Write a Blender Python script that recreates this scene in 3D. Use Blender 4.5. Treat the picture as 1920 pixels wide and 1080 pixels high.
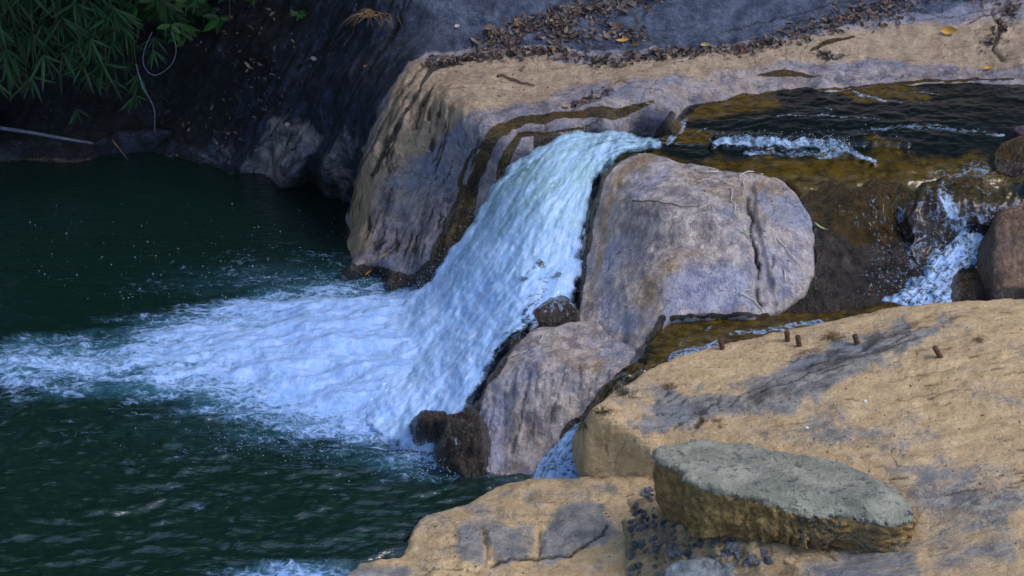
import bpy, math, random
import numpy as np
from mathutils import Vector, Matrix
random.seed(7)
R = math.radians
scene = bpy.context.scene
for o in list(bpy.data.objects): bpy.data.objects.remove(o)
C = scene.collection

# ---------------------------------------------------------------- camera
CAMZ, PITCH, F = 7.0, R(25.0), 5737.0
cam = bpy.data.cameras.new('camera'); camo = bpy.data.objects.new('camera', cam); C.objects.link(camo)
camo.location = (0, 0, CAMZ); camo.rotation_euler = (R(90) - PITCH, 0, 0)
cam.sensor_width = 36; cam.lens = F / 1920 * 36; cam.clip_start = 0.1; cam.clip_end = 500
scene.camera = camo
# ---------------------------------------------------------------- sky and sun
SUN_EL, SUN_AZ = R(52), R(112)          # azimuth measured from +Y towards +X
world = bpy.data.worlds.new('World'); scene.world = world; world.use_nodes = True
wn = world.node_tree.nodes; wl = world.node_tree.links
sky = wn.new('ShaderNodeTexSky'); sky.sky_type = 'NISHITA'; sky.sun_disc = False
sky.sun_elevation = SUN_EL; sky.sun_rotation = SUN_AZ
wn['Background'].inputs['Strength'].default_value = 0.14
wl.new(sky.outputs[0], wn['Background'].inputs['Color'])
sun = bpy.data.lights.new('sun', 'SUN'); suno = bpy.data.objects.new('sun', sun); C.objects.link(suno)
sun.energy = 1.15; sun.angle = R(28); sun.color = (1.0, 0.91, 0.80)
sd = Vector((math.sin(SUN_AZ) * math.cos(SUN_EL), math.cos(SUN_AZ) * math.cos(SUN_EL), math.sin(SUN_EL)))
suno.rotation_euler = (-sd).to_track_quat('-Z', 'Y').to_euler()
scene.view_settings.view_transform = 'Standard'; scene.view_settings.look = 'None'
scene.view_settings.gamma = 1; scene.view_settings.exposure = 0.85

# ---------------------------------------------------------------- maths
FW = np.array([0, math.cos(PITCH), -math.sin(PITCH)]); UP = np.array([0, math.sin(PITCH), math.cos(PITCH)])
CP = np.array([0, 0, CAMZ])
def P(px, py, z):
    d = FW + UP * ((540 - py) / F) + np.array([(px - 960) / F, 0, 0])
    return CP + d * ((z - CAMZ) / d[2])
def proj(p):
    q = p - CP; w = q @ FW
    return 960 + q[..., 0] / w * F, 540 - (q @ UP) / w * F, w
SN = math.sqrt(.5)                      # rocks are height fields over a plane tilted 45 degrees
def to_f(p): return p[..., 0], p[..., 1] * SN + p[..., 2] * SN, -p[..., 1] * SN + p[..., 2] * SN
def from_f(x, s, h): return np.stack([x, s * SN - h * SN, s * SN + h * SN], -1)

_r = np.random.RandomState(3); PERM = _r.permutation(512); PERM = np.concatenate([PERM, PERM])
ANG = _r.rand(512) * 2 * math.pi; GX, GY = np.cos(ANG), np.sin(ANG)
def noise(x, y, seed=0):
    x = x + seed * 17.31; y = y - seed * 9.77
    xi = np.floor(x).astype(int); yi = np.floor(y).astype(int); fx = x - xi; fy = y - yi
    def g(a, b, dx, dy):
        k = PERM[(PERM[a & 511] + b) & 511]; return GX[k] * dx + GY[k] * dy
    u = fx**3 * (fx * (fx * 6 - 15) + 10); v = fy**3 * (fy * (fy * 6 - 15) + 10)
    a = g(xi, yi, fx, fy); b = g(xi + 1, yi, fx - 1, fy); c = g(xi, yi + 1, fx, fy - 1); d = g(xi + 1, yi + 1, fx - 1, fy - 1)
    return (a + (b - a) * u + ((c + (d - c) * u) - (a + (b - a) * u)) * v) * 1.5
def fbm(x, y, o=4, seed=0, gain=.5):
    t = 0; a = 1
    for i in range(o):
        t = t + a * noise(x * 2**i, y * 2**i, seed + i * 3); a *= gain
    return t
def ridge(x, y, o=4, seed=0):
    t = 0; a = 1
    for i in range(o):
        t = t + a * (1 - 2 * np.abs(noise(x * 2**i, y * 2**i, seed + i * 5))); a *= .5
    return t / 2
def sstep(a, b, x):
    t = np.clip((x - a) / (b - a), 0, 1); return t * t * (3 - 2 * t)
def rbf(pts, val, c=.06, lin=True):
    pts = np.asarray(pts, float); val = np.asarray(val, float).reshape(len(pts), -1); n = len(pts)
    D = np.sqrt(((pts[:, None] - pts[None])**2).sum(-1) + c * c)
    A = np.zeros((n + 3, n + 3)); A[:n, :n] = D; A[:n, n] = 1; A[:n, n + 1:] = pts; A[n, :n] = 1; A[n + 1:, :n] = pts.T
    w = np.linalg.lstsq(A, np.vstack([val, np.zeros((3, val.shape[1]))]), rcond=None)[0]
    def f(x, y):
        sh = x.shape; x = x.ravel(); y = y.ravel()
        o = w[n][None] + x[:, None] * w[n + 1][None] + y[:, None] * w[n + 2][None]
        for i in range(n):
            o = o + np.sqrt((x - pts[i, 0])**2 + (y - pts[i, 1])**2 + c * c)[:, None] * w[i][None]
        return o.reshape(sh + (val.shape[1],)) if val.shape[1] > 1 else o.reshape(sh)
    return f
def segdist(x, y, poly, closed):
    d = np.full(x.shape, 1e9); n = len(poly)
    for i in range(n if closed else n - 1):
        a = poly[i]; b = poly[(i + 1) % n]; e = b - a; L = e @ e + 1e-12
        t = np.clip(((x - a[0]) * e[0] + (y - a[1]) * e[1]) / L, 0, 1)
        d = np.minimum(d, np.hypot(x - a[0] - t * e[0], y - a[1] - t * e[1]))
    return d
def sdist(x, y, poly):                  # positive inside
    poly = np.asarray(poly, float); d = segdist(x, y, poly, True); ins = np.zeros(x.shape, bool); n = len(poly)
    for i in range(n):
        a = poly[i]; b = poly[(i + 1) % n]
        c = ((a[1] > y) != (b[1] > y)) & (x < (b[0] - a[0]) * (y - a[1]) / (b[1] - a[1] + 1e-12) + a[0])
        ins ^= c
    return np.where(ins, d, -d)
def fiss(u, v, th=.74, w=.12, seed=1, patch=None):
    th = th - .13; m = sstep(th, th + w, ridge(u, v, 3, seed))
    return m if patch is None else m * sstep(-.05, .35, patch)
def smooth_poly(pts, it=2):
    pts = [np.array(p, float) for p in pts]
    for _ in range(it):
        q = []
        for i in range(len(pts)):
            a = pts[i]; b = pts[(i + 1) % len(pts)]; q += [a * .75 + b * .25, a * .25 + b * .75]
        pts = q
    return np.array(pts)

# ---------------------------------------------------------------- objects
def tag(o, label=None, cat=None, group=None, kind=None):
    if label: o['label'] = label
    if cat: o['category'] = cat
    if group: o['group'] = group
    if kind: o['kind'] = kind
    return o
def mesh_np(name, V, faces, mat, parent=None, attrs=None, smooth=True, recentre=True):
    V = np.asarray(V, float); faces = np.asarray(faces, np.int32)
    loc = V.mean(0) if (recentre and parent is None) else np.zeros(3)
    if recentre and parent is None: loc[2] = V[:, 2].min()
    me = bpy.data.meshes.new(name); k = faces.shape[1]
    me.vertices.add(len(V)); me.vertices.foreach_set('co', (V - loc).astype(np.float32).ravel())
    me.loops.add(faces.size); me.loops.foreach_set('vertex_index', faces.ravel())
    me.polygons.add(len(faces)); me.polygons.foreach_set('loop_start', np.arange(0, faces.size, k, dtype=np.int32))
    me.polygons.foreach_set('loop_total', np.full(len(faces), k, np.int32))
    me.polygons.foreach_set('use_smooth', np.full(len(faces), smooth))
    me.update(calc_edges=True)
    for n_, a in (attrs or {}).items():
        at = me.attributes.new(n_, 'FLOAT', 'POINT'); at.data.foreach_set('value', np.asarray(a, np.float32).ravel())
    if mat: me.materials.append(mat)
    o = bpy.data.objects.new(name, me); C.objects.link(o); o.location = loc
    if parent: o.parent = parent
    return o
def grid_faces(ny, nx, keep=None):
    i = np.arange(ny * nx).reshape(ny, nx)
    f = np.stack([i[:-1, :-1], i[:-1, 1:], i[1:, 1:], i[1:, :-1]], -1)
    if keep is not None:
        k = keep[:-1, :-1] & keep[:-1, 1:] & keep[1:, 1:] & keep[1:, :-1]; return f[k]
    return f.reshape(-1, 4)
def compact(V, f, attrs):
    u, inv = np.unique(f, return_inverse=True)
    return V[u], inv.reshape(f.shape), {k: a.ravel()[u] for k, a in attrs.items()}

SURF = []                               # sampled surfaces, for laying leaves and twigs on them
def remember(V, G, name):
    # G: grid positions (ny,nx,3)
    du = np.gradient(G, axis=1); dv = np.gradient(G, axis=0)
    n = np.cross(du, dv); n /= np.linalg.norm(n, axis=-1, keepdims=True) + 1e-9
    n = np.where((n @ np.array([0, -SN, SN]))[..., None] < 0, -n, n)
    SURF.append((G.reshape(-1, 3)[V], n.reshape(-1, 3)[V], name))
_ZB = {}
def build_lookup():
    cell = 5.0; W, H = 760, 480
    z = np.full(W * H, 1e9); pos = np.zeros((W * H, 3)); nor = np.zeros((W * H, 3))
    for G, n, _ in SURF:
        x, y, w = proj(G); i = ((x + 180) / cell).astype(int); j = ((y + 180) / cell).astype(int)
        ok = (i >= 0) & (i < W) & (j >= 0) & (j < H); k = j[ok] * W + i[ok]; w = w[ok]; G2 = G[ok]; n2 = n[ok]
        o = np.argsort(-w); k = k[o]; w = w[o]; G2 = G2[o]; n2 = n2[o]
        b = w < z[k]; z[k[b]] = w[b]; pos[k[b]] = G2[b]; nor[k[b]] = n2[b]
    _ZB.update(z=z, pos=pos, nor=nor, W=W, cell=cell)
def hit(px, py):
    W = _ZB['W']; c = _ZB['cell']
    for r in range(0, 5):
        for dj in range(-r, r + 1):
            for di in range(-r, r + 1):
                k = (int((py + 180) / c) + dj) * W + int((px + 180) / c) + di
                if 0 <= k < len(_ZB['z']) and _ZB['z'][k] < 1e8:
                    return _ZB['pos'][k], _ZB['nor'][k]
    return None, None

def frame_pts(ctrl):
    w = np.array([P(c[0], c[1], c[2]) for c in ctrl]); x, s, h = to_f(w); return np.stack([x, s], -1), h
def relief(name, ctrl, poly=None, bounds=None, step=.009, mat=None, c=.06, rnd=.06, k=2.5, skirt=.16, edge=.02, edgef=6.,
           disp=None, masks=None, cracks=(), polyz=None, extra=None):
    """A rock: a surface through control points (pixel x, y and its real height z), rounded off and falling away
    outside its outline. masks(px,py,X,Y,Z,d) -> dict of attributes."""
    xy, h = frame_pts(ctrl); vals = h[:, None]
    if extra is not None: vals = np.hstack([vals, np.array(extra)])
    f = rbf(xy, vals, c)
    if poly is not None:
        # outline: height of each outline point comes from the surface itself (a few fixed-point steps along its view ray)
        ca = np.array([c_[:3] for c_ in ctrl], float); g = rbf(ca[:, :2] / 100, ca[:, 2], .1); pa = np.array(poly, float) / 100
        pz = np.clip(g(pa[:, 0], pa[:, 1]), ca[:, 2].min() - .15, ca[:, 2].max() + .15); pp = []
        for (px, py), z in zip(poly, pz):
            x, s, hh = to_f(P(px, py, z)); pp.append((x, s))
        pw = smooth_poly(pp, 1); lo = pw.min(0) - skirt; hi = pw.max(0) + skirt
    else:
        lo, hi = np.array(bounds[:2]), np.array(bounds[2:])
    X, S = np.meshgrid(np.arange(lo[0], hi[0], step), np.arange(lo[1], hi[1], step))
    v = f(X, S); H = v if vals.shape[1] == 1 else v[..., 0]
    keep = None; d = np.full(X.shape, 9.)
    if poly is not None:
        d = sdist(X, S, pw) + edge * fbm(X * edgef, S * edgef, 4, 11)
        t = np.clip(1 - d / rnd, 0, 1); H = H - rnd * (1 - np.sqrt(np.clip(1 - t * t, 0, 1))) - k * np.clip(-d, 0, 9)
        keep = d > -skirt
    base = from_f(X, S, H); px, py, _ = proj(base)
    ck = np.zeros(X.shape)
    for line, wd, dp in cracks:
        pts = np.array(line, float); L = 0
        wob = 3.5 * fbm(px / 25, py / 25, 3, 5)
        dd = segdist(px + wob, py + 3.5 * fbm(px / 25, py / 25, 3, 9), pts, False)
        m = 1 - sstep(0, wd, dd); ck = np.maximum(ck, m * min(1, dp / .02)); H = H - dp * m
    if disp is not None: H = H + disp(X, S, px, py, d)
    H = H + .0035 * fbm(X * 38, S * 38, 2, 201)
    G = from_f(X, S, H)
    A = {'soil_shade': np.zeros(X.shape), 'tan': np.zeros(X.shape), 'dark': np.zeros(X.shape), 'wet': np.zeros(X.shape), 'moss': np.zeros(X.shape), 'foam': np.zeros(X.shape), 'slab': np.zeros(X.shape), 'blue': np.zeros(X.shape), 'crack': ck}
    if vals.shape[1] > 1: A['fu'] = v[..., 1]; A['fv'] = v[..., 2]
    if masks: A.update({kk: np.broadcast_to(vv, X.shape) for kk, vv in masks(px, py, G, d).items()})
    if 'crk2' in A: A['crack'] = np.maximum(A['crack'], A.pop('crk2'))
    fc = grid_faces(X.shape[0], X.shape[1], keep)
    Vv, ff, AA = compact(G.reshape(-1, 3), fc, {kk: np.ascontiguousarray(a) for kk, a in A.items()})
    o = mesh_np(name, Vv, ff, mat, attrs=AA)
    u = np.unique(fc); remember(u, G, name)
    return o
def pmask(px, py, poly, soft=25, wob=0, seed=1):
    q = np.array(poly, float)
    d = sdist(px + wob * fbm(px / 60, py / 60, 4, seed), py + wob * fbm(px / 60, py / 60, 4, seed + 7), q)
    return sstep(-soft, soft, d)
def lmask(px, py, line, wd, wob=6, seed=2):
    """band along a line whose half width wd may be a list, one per point"""
    x = px + wob * fbm(px / 40, py / 40, 3, seed); y = py + wob * fbm(px / 40, py / 40, 3, seed + 4)
    pts = np.array(line, float); best = np.zeros(px.shape)
    if not hasattr(wd, '__len__'): wd = [wd] * len(pts)
    for i in range(len(pts) - 1):
        a, b = pts[i], pts[i + 1]; e = b - a; L = e @ e
        t = np.clip(((x - a[0]) * e[0] + (y - a[1]) * e[1]) / L, 0, 1)
        dd = np.hypot(x - a[0] - t * e[0], y - a[1] - t * e[1]); w = wd[i] + (wd[i + 1] - wd[i]) * t
        best = np.maximum(best, 1 - sstep(w * .6, w * 1.25, dd))
    return best

# ---------------------------------------------------------------- materials
class NT:
    def __init__(s, name):
        s.m = bpy.data.materials.new(name); s.m.use_nodes = True; s.t = s.m.node_tree; s.n = s.t.nodes; s.n.clear()
        s.out = s.new('ShaderNodeOutputMaterial')
    def new(s, ty, **kw):
        n = s.n.new(ty)
        for k_, v in kw.items(): setattr(n, k_, v)
        return n
    def put(s, sock, v):
        if isinstance(v, bpy.types.NodeSocket): s.t.links.new(v, sock)
        elif v is not None:
            if hasattr(sock.default_value, '__len__') and not hasattr(v, '__len__'): sock.default_value = [v] * len(sock.default_value)
            elif hasattr(v, '__len__') and len(sock.default_value) == 4 and len(v) == 3: sock.default_value = (*v, 1)
            else: sock.default_value = v
    def co(s): return s.new('ShaderNodeTexCoord').outputs['Object']
    def geo(s): return s.new('ShaderNodeNewGeometry')
    def attr(s, name): return s.new('ShaderNodeAttribute', attribute_name=name).outputs['Fac']
    def math(s, op, a, b=None, c=None, clamp=False):
        n = s.new('ShaderNodeMath', operation=op, use_clamp=clamp)
        for i, v in enumerate((a, b, c)): s.put(n.inputs[i], v) if v is not None else None
        return n.outputs[0]
    def mapr(s, v, a, b, c=0., d=1., smooth=True):
        n = s.new('ShaderNodeMapRange', interpolation_type='SMOOTHSTEP' if smooth else 'LINEAR')
        for i, q in enumerate((v, a, b, c, d)): s.put(n.inputs[i], q)
        return n.outputs[0]
    def mapping(s, v, sc=(1, 1, 1), rot=(0, 0, 0)):
        n = s.new('ShaderNodeMapping'); s.put(n.inputs[0], v); n.inputs['Rotation'].default_value = rot; n.inputs['Scale'].default_value = sc; return n.outputs[0]
    def noise(s, v, sc, det=6, rough=.55, dist=0, lac=2.):
        n = s.new('ShaderNodeTexNoise'); s.put(n.inputs['Vector'], v); n.inputs['Scale'].default_value = sc; n.inputs['Detail'].default_value = det
        n.inputs['Roughness'].default_value = rough; n.inputs['Distortion'].default_value = dist; return n.outputs['Fac']
    def vor(s, v, sc, feature='F1', rnd=1.):
        n = s.new('ShaderNodeTexVoronoi', feature=feature); s.put(n.inputs['Vector'], v); n.inputs['Scale'].default_value = sc; n.inputs['Randomness'].default_value = rnd; return n
    def mix(s, f, a, b, blend='MIX'):
        n = s.new('ShaderNodeMix', data_type='RGBA', blend_type=blend); s.put(n.inputs[0], f); s.put(n.inputs[6], a); s.put(n.inputs[7], b); return n.outputs[2]
    def mixf(s, f, a, b):
        n = s.new('ShaderNodeMix', data_type='FLOAT'); s.put(n.inputs[0], f); s.put(n.inputs[2], a); s.put(n.inputs[3], b); return n.outputs[0]
    def comb(s, x, y, z=0.):
        n = s.new('ShaderNodeCombineXYZ'); s.put(n.inputs[0], x); s.put(n.inputs[1], y); s.put(n.inputs[2], z); return n.outputs[0]
    def comb3(s, v): return s.comb(v, v, v)
    def bump(s, h, dist, st=1., nrm=None):
        n = s.new('ShaderNodeBump'); s.put(n.inputs['Height'], h); n.inputs['Distance'].default_value = dist; n.inputs['Strength'].default_value = st
        if nrm: s.put(n.inputs['Normal'], nrm)
        return n.outputs[0]
    def bsdf(s, col, rough, nrm=None, spec=.5, **kw):
        n = s.new('ShaderNodeBsdfPrincipled'); s.put(n.inputs['Base Color'], col); s.put(n.inputs['Roughness'], rough)
        s.put(n.inputs['Specular IOR Level'], spec)
        if nrm: s.put(n.inputs['Normal'], nrm)
        for k_, v in kw.items(): s.put(n.inputs[k_.replace('_', ' ')], v)
        return n.outputs[0]
    def done(s, sh): s.t.links.new(sh, s.out.inputs[0]); return s.m

def rock_mat(name, g0=(.17, .165, .22), g1=(.46, .40, .43), g2=(.24, .28, .42), t0=(.36, .24, .125), t1=(.53, .37, .20),
             dk0=(.008, .012, .026), dk1=(.040, .056, .115), stripe=None, sb=.5, bmp=1., crk=.55):
    t = NT(name); co = t.co()
    n1 = t.noise(co, 2.2, 7, .6, .4); n2 = t.noise(co, 11, 10, .74); n3 = t.noise(co, 60, 5, .75); n4 = t.noise(co, 5, 9, .7, 1.)
    col = t.mix(t.mapr(n2, .38, .63), g0, g1)
    col = t.mix(t.math('MULTIPLY', t.mapr(n1, .50, .68), .8), col, g2)
    brk = t.math('ADD', t.math('MULTIPLY', t.math('SUBTRACT', n4, .5), 1.5), t.math('MULTIPLY', t.math('SUBTRACT', n3, .5), .5))
    def f(a, w=.22): return t.mapr(t.math('ADD', t.attr(a), brk), .5 - w, .5 + w)
    tn = t.mix(t.mapr(n2, .3, .7), t0, t1)
    col = t.mix(t.math('MULTIPLY', f('tan', .3), .93), col, tn)
    if stripe:
        sv = t.mapping(co, stripe[0], stripe[1]); sn = t.noise(sv, 6, 7, .65, .3)
        col = t.mix(t.math('MULTIPLY', t.mapr(sn, .56, .70), sb), col, (.045, .04, .05))
        col = t.mix(t.math('MULTIPLY', t.mapr(sn, .44, .30), sb * .7), col, (.58, .50, .46))
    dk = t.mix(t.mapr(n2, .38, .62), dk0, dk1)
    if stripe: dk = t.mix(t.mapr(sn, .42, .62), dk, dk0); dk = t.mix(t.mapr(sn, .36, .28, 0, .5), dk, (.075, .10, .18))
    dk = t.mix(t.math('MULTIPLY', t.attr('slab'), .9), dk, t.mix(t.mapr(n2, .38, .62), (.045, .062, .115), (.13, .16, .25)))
    col = t.mix(f('dark'), col, dk); col = t.mix(t.math('MULTIPLY', f('soil_shade', .3), .85), col, t.mix(t.mapr(n2, .4, .65), (.003, .004, .006), (.012, .014, .022)))  # soil tone, which also paints shade in the grotto and on the left bank
    col = t.mix(t.math('MULTIPLY', f('blue', .35), .6), col, t.mix(t.mapr(n2, .4, .6), (.26, .31, .56), (.48, .53, .78)))
    # grit and speckle
    sp = t.noise(co, 105, 3, .75)
    col = t.mix(t.mapr(sp, .62, .72, 0, .55), col, (.03, .028, .03))
    col = t.mix(t.mapr(sp, .37, .29, 0, .45), col, (.62, .60, .60))
    pit = t.vor(t.mapping(co, (1, 1, 1)), 26); pf = t.math('MULTIPLY', t.mapr(pit.outputs['Distance'], .16, .07), t.mapr(n4, .55, .62))
    col = t.mix(t.math('MULTIPLY', pf, .6), col, (.04, .03, .025))
    cw = t.new('ShaderNodeVectorMath', operation='ADD'); t.put(cw.inputs[0], co); cn_ = t.new('ShaderNodeTexNoise'); t.put(cn_.inputs['Vector'], co); cn_.inputs['Scale'].default_value = 4; cn_.inputs['Detail'].default_value = 6
    cs = t.new('ShaderNodeVectorMath', operation='SCALE'); t.put(cs.inputs[0], cn_.outputs['Color']); cs.inputs['Scale'].default_value = .45; t.put(cw.inputs[1], cs.outputs[0])
    ce = t.vor(t.mapping(cw.outputs[0], (1., 1.6, 1.6), (0, R(20), R(15))), 3.2, 'DISTANCE_TO_EDGE').outputs['Distance']
    cf = t.math('MULTIPLY', t.mapr(ce, .018, .003), t.math('MULTIPLY', t.mapr(n1, .54, .64), crk)); col = t.mix(t.math('MULTIPLY', cf, .75), col, (.03, .024, .022))
    gr = t.noise(co, 170, 3, .75); col = t.mix(1., col, t.comb3(t.mapr(t.math('ADD', t.math('MULTIPLY', gr, .6), t.math('MULTIPLY', n3, .4)), .34, .66, .76, 1.20)), 'MULTIPLY')
    # wet film with moss
    wf = f('wet', .12); mf = f('moss', .14)
    wetc = t.mix(t.mapr(n2, .35, .7), (.012, .009, .009), (.095, .070, .060))
    mossc = t.mix(t.mapr(n2, .35, .68), (.016, .011, .002), (.115, .063, .008))
    col = t.mix(wf, col, wetc); col = t.mix(mf, col, mossc)
    col = t.mix(t.math('MULTIPLY', t.attr('crack'), .85), col, (.016, .013, .012))
    wm = t.math('MAXIMUM', wf, mf)
    # white water threads
    fs = t.noise(t.mapping(co, (34, 30, 9), (0, R(-28), 0)), 1.6, 5, .65, .6)
    ff = t.mapr(t.math('ADD', t.attr('foam'), t.math('MULTIPLY', t.math('SUBTRACT', fs, .5), 2.4)), .72, .95)
    col = t.mix(ff, col, (.42, .58, .82))
    rg = t.mixf(wm, t.mapr(n3, .3, .7, .62, .85), t.mapr(n3, .3, .7, .10, .35))
    h = t.math('ADD', t.math('MULTIPLY', n2, 1.), t.math('ADD', t.math('MULTIPLY', n3, .24), t.math('MULTIPLY', gr, .10)))
    if stripe: h = t.math('ADD', h, t.math('MULTIPLY', sn, 1.3))
    h = t.math('SUBTRACT', h, t.math('MULTIPLY', pf, .5))
    h = t.math('SUBTRACT', t.math('ADD', h, t.math('MULTIPLY', sp, .16)), t.math('MULTIPLY', cf, .5))
    nr = t.bump(h, .038 * bmp, 1.)
    return t.done(t.bsdf(col, rg, nr, t.mixf(wm, .3, .75)))

M_BANK = rock_mat('bank_rock', t0=(.36, .26, .18), t1=(.60, .45, .32), stripe=((1.0, 5.0, 1.3), (0, R(35), R(12))), sb=.5)
M_BOULDER = rock_mat('pale_boulder_rock', g0=(.29, .25, .275), g1=(.72, .62, .60), g2=(.33, .38, .56), stripe=((5., 5., .9), (R(10), R(14), 0)), sb=.32, bmp=1.1)
M_FORE = rock_mat('ochre_rock', g0=(.19, .19, .20), g1=(.40, .37, .34), g2=(.25, .29, .36), t0=(.57, .385, .205), t1=(.82, .59, .335), stripe=((.8, 2.4, 2.4), (0, 0, R(24))), sb=.30, bmp=1.0)
M_WET = rock_mat('wet_black_rock', g0=(.02, .018, .02), g1=(.15, .12, .10), g2=(.06, .07, .10), stripe=((7., 6., .9), (R(8), R(10), 0)), sb=.55, bmp=1.3)

def water_mat(name, deep=(.004, .016, .014), shallow=(.085, .05, .006), foamc=(.50, .66, .88), stretch=None, fine=70., thick=.55, pool=False, soft=.38, lace_k=1., fb=1., wb=.45, sp=.9, dry=.07, feather=False, topc=(.24, .40, .43)):
    t = NT(name); co = t.co()
    if stretch:
        uv = t.comb(t.math('MULTIPLY', t.attr('fu'), stretch[0]), t.math('MULTIPLY', t.attr('fv'), stretch[1]), 0.)
    else: uv = co
    nb = t.noise(co, 4, 5, .6, .6); m2 = t.noise(co, 16, 6, .65)
    col = t.mix(t.mapr(t.math('ADD', t.attr('moss'), t.math('MULTIPLY', t.math('SUBTRACT', m2, .5), .9)), .2, .95), deep, t.mix(t.mapr(m2, .35, .7), tuple(a * .35 for a in shallow), shallow))
    if pool: col = t.mix(t.mapr(t.math('ADD', t.attr('foam'), t.math('MULTIPLY', t.math('SUBTRACT', m2, .5), .5)), .12, .75), col, (.026, .095, .145))
    # foam: cellular lace plus streaks, coverage driven by the attribute
    wv = t.noise(co, 9, 3, .5); v3 = t.new('ShaderNodeVectorMath', operation='ADD'); t.put(v3.inputs[0], co)
    w3 = t.new('ShaderNodeTexNoise'); t.put(w3.inputs['Vector'], co); w3.inputs['Scale'].default_value = 7; w3.inputs['Detail'].default_value = 4
    sc3 = t.new('ShaderNodeVectorMath', operation='SCALE'); t.put(sc3.inputs[0], w3.outputs['Color']); sc3.inputs['Scale'].default_value = .22; t.put(v3.inputs[1], sc3.outputs[0])
    vv = t.mapping(v3.outputs[0], (.75, 1.5, 1.5))
    lace = t.vor(vv, 17, 'DISTANCE_TO_EDGE').outputs['Distance']
    lace2 = t.vor(vv, 45, 'DISTANCE_TO_EDGE').outputs['Distance']
    ln = t.math('ADD', t.math('MULTIPLY', t.mapr(lace, .0, .30, 1., 0.), .30), t.math('MULTIPLY', t.mapr(lace2, .0, .3, 1., 0.), .16))
    fn = t.noise(t.mapping(v3.outputs[0], (.55, 1.7, 1.7)), 3.6, 8, .66, 1.3) if pool else t.noise(vv, 5, 8, .68, .5); st = t.noise(uv, 1.0 if stretch else 22., 6, .65, .3)
    cov = t.math('ADD', t.attr('foam'), t.math('ADD', t.math('MULTIPLY', t.math('SUBTRACT', ln, .3), lace_k), t.math('ADD', t.math('MULTIPLY', t.math('SUBTRACT', fn, .5), 1.9 if pool else 1.3), t.math('MULTIPLY', t.math('SUBTRACT', st, .5), .45 if pool else .9))))
    ff = t.mapr(cov, thick - .12, thick + soft)
    fcol = t.mix(t.mapr(st, .40, .60), tuple(a * b for a, b in zip(foamc, (.66, .80, .88))), foamc)
    fcol = t.mix(t.mapr(fn, .35, .6, .40, 0), fcol, (.26, .44, .62))
    glass = t.attr('clear')
    fcol = t.mix(t.math('MULTIPLY', glass, t.mapr(st, .36, .66, 1., .25)), fcol, topc)
    if stretch:
        sd_ = t.noise(t.comb(t.math('MULTIPLY', t.attr('fu'), 13.), t.math('MULTIPLY', t.attr('fv'), 2.2), 7.), 1., 5, .6, .5)
        fcol = t.mix(t.math('MULTIPLY', t.mapr(sd_, .48, .64, 0, 1.), t.math('ADD', .18, t.math('MULTIPLY', glass, .5))), fcol, (.10, .21, .27))
        sk = t.noise(t.comb(t.math('MULTIPLY', t.attr('fu'), stretch[0] * 4.), t.math('MULTIPLY', t.attr('fv'), stretch[1] * 4.), 3.), 1., 6, .8, .2)
        fcol = t.mix(t.mapr(sk, .54, .66, 0, .75), fcol, (.78, .87, 1.)); fcol = t.mix(t.math('MULTIPLY', t.mapr(sk, .46, .34, 0, .6), t.math('ADD', .35, t.math('MULTIPLY', glass, .65))), fcol, tuple(a * b for a, b in zip(foamc, (.42, .60, .70))))
    col = t.mix(ff, col, fcol)
    hh = t.math('ADD', t.math('MULTIPLY', t.noise(uv, 2. if stretch else 40., 5, .7), 1.), t.math('MULTIPLY', t.noise(co, fine, 3, .6), .5))
    hw = t.noise(t.mapping(co, (.45, 1, 1)), 26, 4, .55)
    nr = t.bump(t.mixf(ff, t.math('MULTIPLY', hw, wb), t.math('MULTIPLY', hh, fb)), .024 if stretch else .018, .9)
    rg = t.mixf(ff, dry, .5)
    if feather:
        en = t.noise(t.comb(t.math('MULTIPLY', t.attr('fu'), 30.), t.math('MULTIPLY', t.attr('fv'), 14.), 1.), 1., 5, .75)
        al = t.mapr(t.math('ADD', t.attr('rim'), t.math('MULTIPLY', t.math('SUBTRACT', en, .5), 1.6)), .30, .95, 1., 0.)
        return t.done(t.bsdf(col, rg, nr, t.mixf(ff, sp, .35), IOR=1.5, Alpha=al))
    return t.done(t.bsdf(col, rg, nr, t.mixf(ff, sp, .35), IOR=1.5))
M_POOL = water_mat('pool_water', pool=True, foamc=(.37, .54, .95), shallow=(.010, .035, .018), thick=.46, soft=.62, lace_k=.8, fb=.45, wb=.75)
M_FALL = water_mat('falling_water', foamc=(.39, .56, .94), stretch=(15., 8.), thick=.12, soft=.45, fb=.15, feather=True)
M_VEIL = water_mat('thin_falling_water', foamc=(.34, .46, .72), deep=(.022, .015, .012), shallow=(.05, .036, .006), stretch=(26., 1.6), thick=.50, soft=.5, fb=.4, wb=.25, sp=.30, dry=.22)
M_STREAM = water_mat('stream_water', deep=(.003, .006, .005), shallow=(.095, .060, .006), foamc=(.42, .58, .85), thick=.60, soft=.6, sp=.45, wb=.35, dry=.10)

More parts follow.
